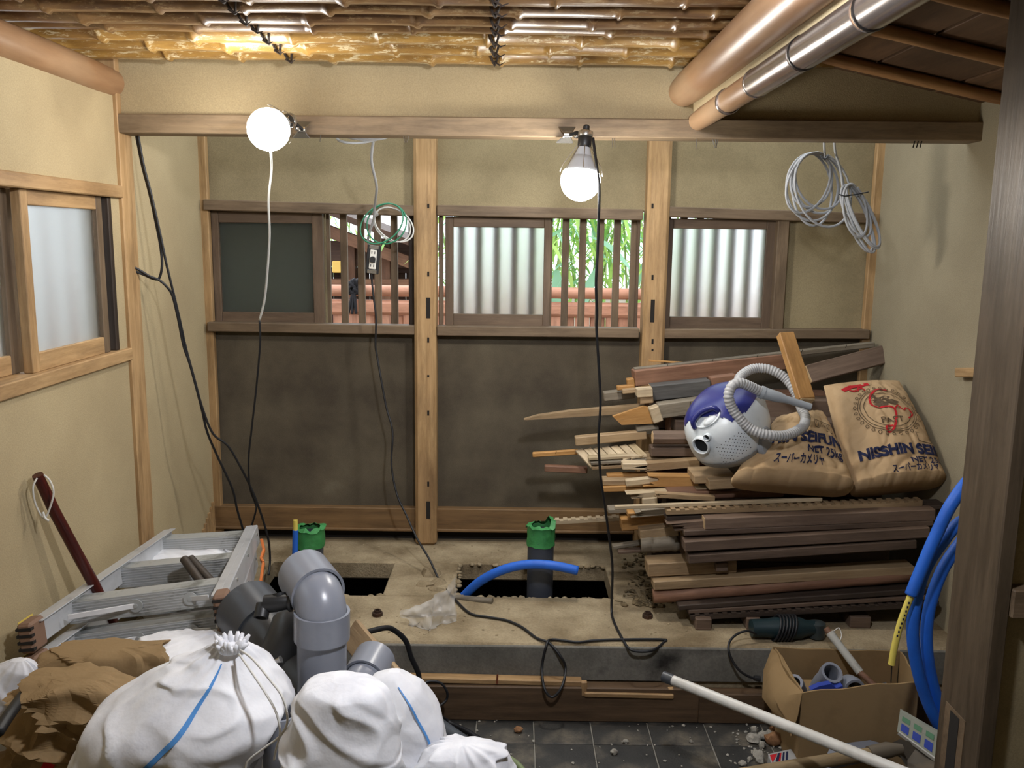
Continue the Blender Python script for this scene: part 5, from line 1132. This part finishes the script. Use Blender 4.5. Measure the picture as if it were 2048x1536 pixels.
o = MB().box((fl_.x + .03, 2.30, .009), (fr_.x - .03, 2.52, .17), .01).build('parts_carton', CARD, None); tag(o, 'flat brown carton lying in the bottom of the cardboard box', 'carton')
hm = empty('taped_hammer', atY(1765, 1378, 2.40), 'hammer with a white taped handle standing in the box', 'hammer')
MB().tube(px([(1660,1266,2.56),(1672,1282,2.54),(1720,1345,2.47)]), [.014, .0125, .0125], 12).build('taped_grip', plain('dirty_white_tape', '#a5a49d', .7, dirt='#7b7a74', dscale=22), hm, smooth=True); MB().tube(px([(1652,1256,2.57),(1662,1270,2.555)]), .010, 10).build('handle_end', WR, hm, smooth=True); MB().tube(px([(1718,1343,2.47),(1762,1384,2.42)]), .0095, 10).build('shaft', WR, hm, smooth=True)
MB().tube(px([(1752,1384,2.40),(1776,1374,2.40)]), [.014, .016], 12).build('head', plain('dull_iron', '#5a5856', .5, .7), hm, smooth=True); cable('wire_loop', [(1668,1262,2.55),(1678,1256,2.55),(1683,1270,2.54),(1680,1282,2.53)], .0015, CORD, '', parent=hm)
# ================================================================== blue hose coil behind the post
YH = 2.13
hc2 = empty('blue_hose_coil', atY(1880, 1480, YH), 'coil of thick blue foam hose with a yellow end hanging behind the post', 'hose')
c1 = [(1822,1190,YH-.03),(1838,1150,YH-.03),(1868,1080,YH-.03),(1908,1000,YH-.03),(1960,950,YH),(2020,1010,YH+.02),(2050,1200,YH+.02),(2020,1400,YH+.02),(1960,1480,YH+.02),(1905,1480,YH+.02),(1872,1440,YH+.01),(1843,1370,YH),(1827,1290,YH-.01),(1828,1225,YH-.01),(1845,1150,YH),(1880,1090,YH),(1930,1040,YH),(1985,1060,YH+.03),(2020,1200,YH+.05),(2000,1380,YH+.05),(1950,1460,YH+.05),(1900,1450,YH+.04),(1870,1385,YH+.03),(1854,1300,YH+.02),(1858,1220,YH+.02),(1885,1140,YH+.03),(1925,1080,YH+.04)]
MB().tube(cmr(px(c1), 6), .0155, 14).build('blue_sleeve', BLUE, hc2, smooth='all')
MB().pipe(cmr(px([(1783,1329,YH-.03),(1790,1290,YH-.03),(1803,1240,YH-.03),(1824,1186,YH-.03)]), 5), .0085, .006, 14).build('yellow_inner_tube', YEL, hc2, smooth=True)
MB().tube(px([(1782,1365,YH-.03),(1783,1345,YH-.03),(1784,1328,YH-.03)]), .0016, 6).build('wire_end', GAP, hc2)
for k in range(9):
    p = px([(1795 + k * 2.9, 1272 - k * 8.2, YH - .0385)])[0]; MB().box((p.x - .002, p.y, p.z - .003), (p.x + .002, p.y + .001, p.z + .003)).build('print_mark', INK, hc2)
# ================================================================== white pipe, shovel, trays, rubble
wpz = empty('white_pipe', atY(1340, 1358, 2.18), 'long white plastic pipe with a dark end slanting across the front of the box', 'pipe')
WPV = plain('white_pvc', '#cfcdc6', .4, dirt='#b4b1a8', dscale=10); a, b = atY(1345, 1360, 2.20), atY(1835, 1556, 1.78); MB().pipe([a, b], .0135, .011, 20).build('tube', WPV, wpz, smooth=True); d = (a - b).normalized(); MB().pipe([a - d * .002, a + d * .028], .0150, .010, 16).build('dark_end', PVCD, wpz, smooth=True)
sh = empty('shovel', atZ(1700, 1530, 0), 'old shovel lying in front of the box with a worn wooden handle', 'shovel')
pp = [atY(1470, 1552, 2.0), atY(1600, 1530, 2.02), atY(1740, 1508, 2.05), atY(1775, 1500, 2.06)]; M, L = along(pp[0], pp[-1]); MB().tube(pp, [.0165, .016, .0155, .015], 14).build('handle', wood('shovel_handle', '#7c6a4f', '#97835f', '#665640', var=0), sh, M, smooth=True)
qs = [atY(1765, 1494, 2.08), atY(1800, 1478, 2.10), atY(1838, 1488, 2.10), atY(1880, 1510, 2.06), atY(1870, 1545, 2.0), atY(1815, 1536, 2.02), atY(1800, 1508, 2.05)]
cn_ = sum(qs, Vector()) / 7 + Vector((0, .02, -.03)); MB().add(qs + [cn_] + [q + Vector((0, .002, -.004)) for q in qs] + [cn_ + Vector((0, .002, -.004))], [(i, (i+1) % 7, 7) for i in range(7)] + [(8 + (i+1) % 7, 8 + i, 15) for i in range(7)] + [((i+1) % 7, i, 8 + i, 8 + (i+1) % 7) for i in range(7)]).build('blade', plain('worn_steel', '#5d564c', .6, .4, dirt='#7b6d58', dscale=12), sh, smooth=True)
MB().tube(px([(1738,1507,2.05),(1775,1500,2.06),(1805,1498,2.06)]), [.018, .02, .012], 12).build('socket', plain('worn_steel_socket', '#6b6254', .6, .3), sh, smooth=True)
tr = MB().prism([atY(x, y, Y) for x, y, Y in ((1640,1540,2.14),(1662,1490,2.2),(1740,1480,2.22),(1782,1492,2.2),(1772,1512,2.16),(1700,1525,2.14))], (0, .004, -.008)).build('grey_tray', plain('grey_tray_plastic', '#6a6d75', .4), None); tag(tr, 'grey plastic tray between the box and the shovel', 'tray')
pk = empty('label_pack', atY(1850, 1520, 2.0), 'slim white pack with blue and green print leaning by the post foot', 'pack')
qa = [atY(1794,1463,2.14), atY(1800,1422,2.16), atY(1880,1468,2.06), atY(1872,1520,2.04)]; MB().prism(qa, (.006, .012, 0)).build('carton', plain('white_card', '#83867a', .6), pk)
MB().prism([qa[0] + Vector((0, -.004, -.006)), qa[0] + Vector((0, -.012, .004)), qa[3] + Vector((0, -.012, .004)), qa[3] + Vector((0, -.004, -.006))], (.004, .006, 0)).build('film_edge', plain('clear_edge', '#b9b7b0', .3), pk)
def onp(u, v): return (qa[0].lerp(qa[3], u)).lerp(qa[1].lerp(qa[2], u), v) + Vector((-.001, -.0016, 0))
for k in range(3):
    for (v0, v1, m) in ((.18, .52, BP), (.64, .86, plain('green_print', '#4f7a5c', .6))):
        u0 = .08 + k * .3; MB().add([onp(u0, v0), onp(u0 + .2, v0), onp(u0 + .2, v1), onp(u0, v1)], [(0, 1, 2, 3)]).build('print_patch', m, pk, fix=False)
ct = empty('small_carton', atZ(1565, 1530, 0), 'small carton with a red and black print on the rubble', 'carton')
qc = [atZ(1536, 1508, .06), atZ(1582, 1498, .06), atZ(1602, 1526, .06), atZ(1548, 1542, .06)]
MB().prism(qc, (0, 0, -.05)).build('carton_body', plain('grey_white_card', '#9b9a97', .6), ct)
def onc(u, v): return (qc[3].lerp(qc[2], u)).lerp(qc[0].lerp(qc[1], u), v) + Vector((0, 0, .0012))
MB().add([onc(.05, .9), onc(.05, .45), onc(.38, .9)], [(0, 1, 2)]).build('red_mark', INKR, ct, fix=False); MB().add([onc(.4, .9), onc(.5, .9), onc(.25, .35), onc(.18, .5)], [(0, 1, 2, 3)]).build('black_mark', INK, ct, fix=False)
for k in range(3): MB().add([onc(.46 + k * .14, .88), onc(.54 + k * .14, .88), onc(.34 + k * .14, .38), onc(.26 + k * .14, .38)], [(0, 1, 2, 3)]).build('red_stripe' if k == 0 else 'dark_stripe', INKR if k == 0 else INK, ct, fix=False)
MB().add([onc(.15, .12), onc(.8, .12), onc(.8, .22), onc(.15, .22)], [(0, 1, 2, 3)]).build('dark_line', INK, ct, fix=False)
RUBB = mottled('rubble_mortar', '#8c887e', '#a8a49a', 18, 140, .6, dist=.006); BRK = mottled('broken_brick', '#7d5a40', '#94704f', 18, 140, .6)
for k, (x, y, r, m, lab) in enumerate(((1508,1464,9,RUBB,'pale rubble lump furthest left behind the rubble heap'), (1507,1484,13,RUBB,'large pale rubble lump at the left of the heap'), (1527,1477,11,RUBB,'pale rubble lump in the middle of the heap'), (1524,1495,9,RUBB,'small pale lump before the brick piece'), (1555,1463,13,BRK,'brown stone under the torn box flap'), (1550,1488,18,BRK,'orange brown brick piece in the rubble heap'), (1590,1500,17,RUBB,'grey rough stone against the box corner'), (1511,1508,7,RUBB,'small stone in front of the heap, upper'), (1518,1522,14,RUBB,'big pale lump at the bottom edge of the picture'), (1485,1531,8,RUBB,'loose pale stone at the bottom left of the heap'), (1500,1520,5,RUBB,'pebble beside the bottom lump'), (1538,1470,7,RUBB,'pebble behind the brick piece'), (1037,1464,9,BRK,'brown nugget alone on the dark tiles'), (1228,1508,8,RUBB,'grey stone alone on the tiles near the bottom'), (1251,1486,6,RUBB,'small grey stone on the tiles behind the other stone'), (1382,1485,4,RUBB,'tiny pale pebble on the tiles left of the heap'), (1188,1434,3,RUBB,'tiny pale pebble near the riser board'))):
    p = atZ(x, y, 0); rr = r * p.y / F_PX * 1.1; o = rock(p + Vector((0, 0, rr * .6)), rr, 700 + k, 1.0, (10, 7)).build('rubble_stone', m, None, smooth=True); tag(o, lab, 'stone', 'rubble on the tile floor')
gb = MB()
for k in range(150):
    p = atZ(random.gauss(1530, 40), random.uniform(1455, 1545), 0) if k < 90 else atZ(random.uniform(900, 1500), random.uniform(1425, 1536), 0); b = rock(p + Vector((0, 0, .002)), random.uniform(.0015, .0055), 1200 + k, .8, (5, 4)); gb.add(b.v, b.f)
o = gb.build('floor_grit', RUBB, None); tag(o, 'grit and crumbs scattered over the dark tiles', 'grit', kind='stuff')
# ================================================================== grinder on the slab
gd = empty('angle_grinder', atZ(1560, 1272, SLAB), 'dark teal angle grinder wound in its cable before the lumber', 'power tool'); TEALD = plain('dark_teal_plastic', '#14292e', .45)
g0 = atY(1500, 1256, 2.655); g1 = atY(1640, 1256, 2.665); MG = frame((g1 - g0).normalized(), Vector((0, 1, 0)), Vector((0, 0, 1)), g0); Lg = (g1 - g0).length
prof = [(0, .012), (.004, .028), (Lg * .25, .030), (Lg * .34, .034), (Lg * .6, .036), (Lg * .72, .034), (Lg * .8, .026), (Lg * .95, .024), (Lg, .012)]
MB().tube([g0 + (g1 - g0).normalized() * x for x, r in prof], [r for x, r in prof], 18).build('housing', TEALD, gd, smooth=True)
MB().lathe([(.012, -.03), (.026, -.028), (.028, 0), (.026, .02), (.012, .026)], 16, Matrix.Translation(g1 + Vector((-.01, 0, -.002)))).build('gear_head', plain('grey_gear_case', '#3d4648', .4, .4), gd, smooth=True)
for k in range(6):
    c = g0.lerp(g1, .36 + k * .045); MB().tube([c + Vector((.012 * math.sin(t), math.cos(t) * .041, math.sin(t) * .041)) for t in [2 * math.pi * i / 20 for i in range(20)]], .0042, 6, closed=True).build('wound_cable', CABB, gd, smooth='all')
cable('grinder_cord', [(1512,1268,2.63),(1495,1262,2.62),(1475,1268,2.61),(1460,1282,2.59),(1457,1300,2.57),(1465,1322,2.56),(1480,1342,2.55),(1500,1354,2.55),(1514,1357,2.55)], .004, CABB, '', parent=gd); MB().tube(px([(1508,1356,2.55),(1520,1358,2.55)]), [.008, .010], 10).build('plug', BLACKP, gd)
# ================================================================== garden outside the back windows
gd_ = MB().box((-14, D + .15, -.35), (14, 24, -.05)).build('ground_garden', mottled('garden_earth', '#6b6353', '#8a8270', 1.2, 60)); S(gd_, 'garden ground outside the back windows', 'ground')
gl_ = MB().box((-14, -8, -.35), (XL - .2, D + .15, -.05)).build('ground_side', mottled('side_gravel', '#77756d', '#918f86', 1.2, 60)); S(gl_, 'gravel ground outside the left wall window', 'ground')
FENW = wood('fence_cedar', '#b98268', '#d09c82', '#a87258', rough=.45, grain=(.6, 8, 8), var=.1)
YFN = 5.2; z1 = atY(1180, 588, YFN).z; z2 = atY(1180, 620, YFN).z
fn = empty('garden_fence', (0, YFN, -.05), 'reddish cedar garden fence with a round top rail outside the windows', 'fence')
M, L = along((-3.2, YFN, z1), (3.2, YFN, z1)); MB().tube([(-3.2, YFN, z1), (0, YFN, z1 + .004), (3.2, YFN, z1)], .034, 14).build('top_rail', FENW, fn, M, smooth=True)
M, L = along((-3.2, YFN, z2), (3.2, YFN, z2)); MB().box((-L/2, -.03, -.045), (L/2, .03, .045), .02).build('second_rail', FENW, fn, M, local=True, smooth=True)
x = -3.2; k = 0
while x < 3.2:
    w = .085 + .012 * math.sin(k * 2.1); bar('board', (x + w/2, YFN + (.016 if k % 2 else .0), -.05), (x + w/2, YFN + (.016 if k % 2 else .0), z2 - .03), w - .004, .022, FENW, fn, up=(0, 1, 0), bev=.008); x += w; k += 1
KN = plain('black_palm_rope', '#17151a', .8)
kn = empty('rope_knot', atY(710, 625, YFN - .06), 'black rope knot tied round the fence rail behind the left lattice', 'rope')
rn = random.Random(4); c = atY(709, 572, YFN - .05)
for k in range(7): MB().tube(cmr([c + Vector((rn.uniform(-.05, .05), rn.uniform(-.02, .03), rn.uniform(-.05, .05))) for _ in range(5)], 4), .011, 6).build('knot_turn', KN, kn, smooth='all')
for dx in (-12, -4, 4): MB().tube(cmr(px([(708, 575, YFN - .05), (708 + dx * .5, 600, YFN - .06), (708 + dx, 628, YFN - .06)]), 4), .009, 6).build('rope_end', KN, kn, smooth='all')
# bamboo and shrubs
def leafmat(name, c):
    m = bpy.data.materials.new(name); m.use_nodes = True; nt = m.node_tree; nt.nodes.clear(); out = nt.nodes.new('ShaderNodeOutputMaterial'); mx = nt.nodes.new('ShaderNodeMixShader'); d = nt.nodes.new('ShaderNodeBsdfDiffuse'); t = nt.nodes.new('ShaderNodeBsdfTranslucent')
    tc = nt.nodes.new('ShaderNodeTexCoord'); n = nt.nodes.new('ShaderNodeTexNoise'); n.inputs['Scale'].default_value = 5; nt.links.new(tc.outputs['Object'], n.inputs['Vector']); hs = nt.nodes.new('ShaderNodeHueSaturation'); hs.inputs['Color'].default_value = lin(c); nt.links.new(n.outputs[0], hs.inputs['Value'])
    mr = nt.nodes.new('ShaderNodeMapRange'); mr.inputs['To Min'].default_value = .7; mr.inputs['To Max'].default_value = 1.3; nt.links.new(n.outputs[0], mr.inputs[0]); nt.links.new(mr.outputs[0], hs.inputs['Value'])
    nt.links.new(hs.outputs[0], d.inputs[0]); nt.links.new(hs.outputs[0], t.inputs[0]); mx.inputs[0].default_value = .5; nt.links.new(d.outputs[0], mx.inputs[1]); nt.links.new(t.outputs[0], mx.inputs[2]); nt.links.new(mx.outputs[0], out.inputs[0]); return m
LEAF = [leafmat('leaf_bright_green', '#c3e086'), leafmat('leaf_mid_green', '#9cc97a'), leafmat('leaf_blue_green', '#a3cfb4')]
STEM = plain('green_bamboo_cane', '#93a865', .4)
def leaf_strip(mb, p, d, L, w, sag, mi=0, n=3):
    d = d.normalized(); s = d.cross(Vector((0, 0, 1))).normalized() if abs(d.z) < .95 else Vector((1, 0, 0)); vs = []; fs = []
    for i in range(n + 1):
        t = i / n; c = p + d * L * t + Vector((0, 0, -sag * t * t * L)); ww = w * (math.sin(math.pi * min(.98, .12 + .86 * t)) if i < n else .02); vs += [c - s * ww / 2 + Vector((0, 0, ww * .25)), c + s * ww / 2 + Vector((0, 0, ww * .25))]
    for i in range(n): fs.append((2*i, 2*i+1, 2*i+3, 2*i+2))
    mb.add(vs, fs, mi)
def shrub(label, X, Y, zt, spread, nst, nl, seed, llen=.16, group='bamboo shrubs behind the fence'):
    rn = random.Random(seed); e = empty('bamboo_shrub', (X, Y, -.05), label, 'shrub', group); mb = MB()
    for s_ in range(nst):
        bx_ = X + rn.uniform(-spread, spread) * .6; by = Y + rn.uniform(-.3, .3); tx = bx_ + rn.uniform(-.35, .35); h = zt * rn.uniform(.8, 1.05)
        pts = cmr([(bx_, by, -.05), (bx_ + (tx - bx_) * .3, by, h * .5), (tx, by - .05, h)], 5); MB().tube(pts, .007, 6).build('cane', STEM, e, smooth='all')
        for _ in range(nl):
            q = pts[rn.randrange(6, len(pts))] + Vector((rn.gauss(0, spread * .32), rn.gauss(0, .16), rn.gauss(0, .09))); d = Vector((rn.uniform(-1, 1), rn.uniform(-1, .5), rn.uniform(-.7, .35)))
            leaf_strip(mb, q, d, llen * rn.uniform(.6, 1.3), rn.uniform(.016, .034), rn.uniform(.1, .6), rn.choice((0, 0, 0, 1, 1, 2)))
    o = mb.build('foliage', LEAF, e, fix=False); tag(o, kind='stuff')
    for _ in range(4):
        mb = MB(); q = Vector((X + rn.uniform(-spread, spread) * .7, Y - .25, zt * rn.uniform(.55, .8))); leaf_strip(mb, q, Vector((rn.uniform(-.6, .6), -.3, rn.uniform(-.9, .2))), .4, .085, .35, 0, 6); mb.build('broad_leaf', LEAF[2], e, fix=False)
shrub('bright green bamboo shrub behind the fence, left part of the middle lattice', atY(1120, 520, 6.0).x, 6.0, 2.15, .35, 6, 110, 1); shrub('loose bamboo shrub behind the fence, right part of the middle lattice', atY(1225, 520, 6.3).x, 6.3, 2.25, .36, 6, 95, 2)
shrub('tall pale bamboo shrub far behind the other shrubs', atY(1270, 500, 7.6).x, 7.6, 2.9, .55, 5, 70, 3); shrub('bamboo shrub behind the frosted middle sash', atY(980, 520, 6.6).x, 6.6, 2.0, .4, 4, 80, 4)
shrub('bamboo shrub behind the right frosted window', atY(1345, 520, 6.2).x, 6.2, 1.9, .2, 4, 70, 5)
# neighbouring timber gate seen through the left lattice
GW = wood('gate_timber', '#6b4a36', '#86614a', '#573b2b', grain=(.6, 8, 8), var=.15); GWD = wood('gate_dark_timber', '#3e2a20', '#523a2c', '#33231b', var=.1)
YG = 7.5; gt = empty('timber_gate', atY(740, 640, YG), 'brown timber gate with a sloping roof beyond the fence, seen through the left lattice', 'gate')
for k in range(5):
    dy = k * .28; bar('roof_board', atY(600, 400, YG) + Vector((0, dy, .0)), atY(860, 500, YG) + Vector((0, dy, 0)), .27, .05, GWD, gt, up=(.35, 0, 1))
for (a, b, h, m) in (((600, 440, YG + .1), (860, 540, YG + .1), .10, GW), ((600, 505, YG + .3), (860, 512, YG + .3), .22, GWD), ((600, 566, YG + .2), (860, 566, YG + .2), .07, GW), ((600, 540, YG + .4), (860, 540, YG + .4), .05, GWD)): bar('gate_beam', atY(*a), atY(*b), .12, h, m, gt)
for x in (640, 700, 770, 835): p = atY(x, 500, YG + .25); bar('gate_post', (p.x, p.y, -.05), (p.x, p.y, p.z + .1), .1, .1, GW, gt, up=(0, 1, 0))
for k in range(14): p = atY(605 + k * 18, 600, YG + .45); bar('wall_board', (p.x, p.y, -.05), (p.x, p.y, atY(700, 535, YG + .45).z), .075, .03, GWD, gt, up=(0, 1, 0))
p = atY(678, 534, YG + .05); MB().box((p.x - .06, p.y, p.z - .05), (p.x + .05, p.y + .03, p.z + .05), .008).build('yellow_lamp_panel', plain('yellow_panel', '#d9b25a', .6), gt)
shrub('blue green shrub under the gate roof', atY(690, 478, 9.5).x, 9.5, 1.75, .5, 6, 90, 6, group='shrubs beyond the gate')
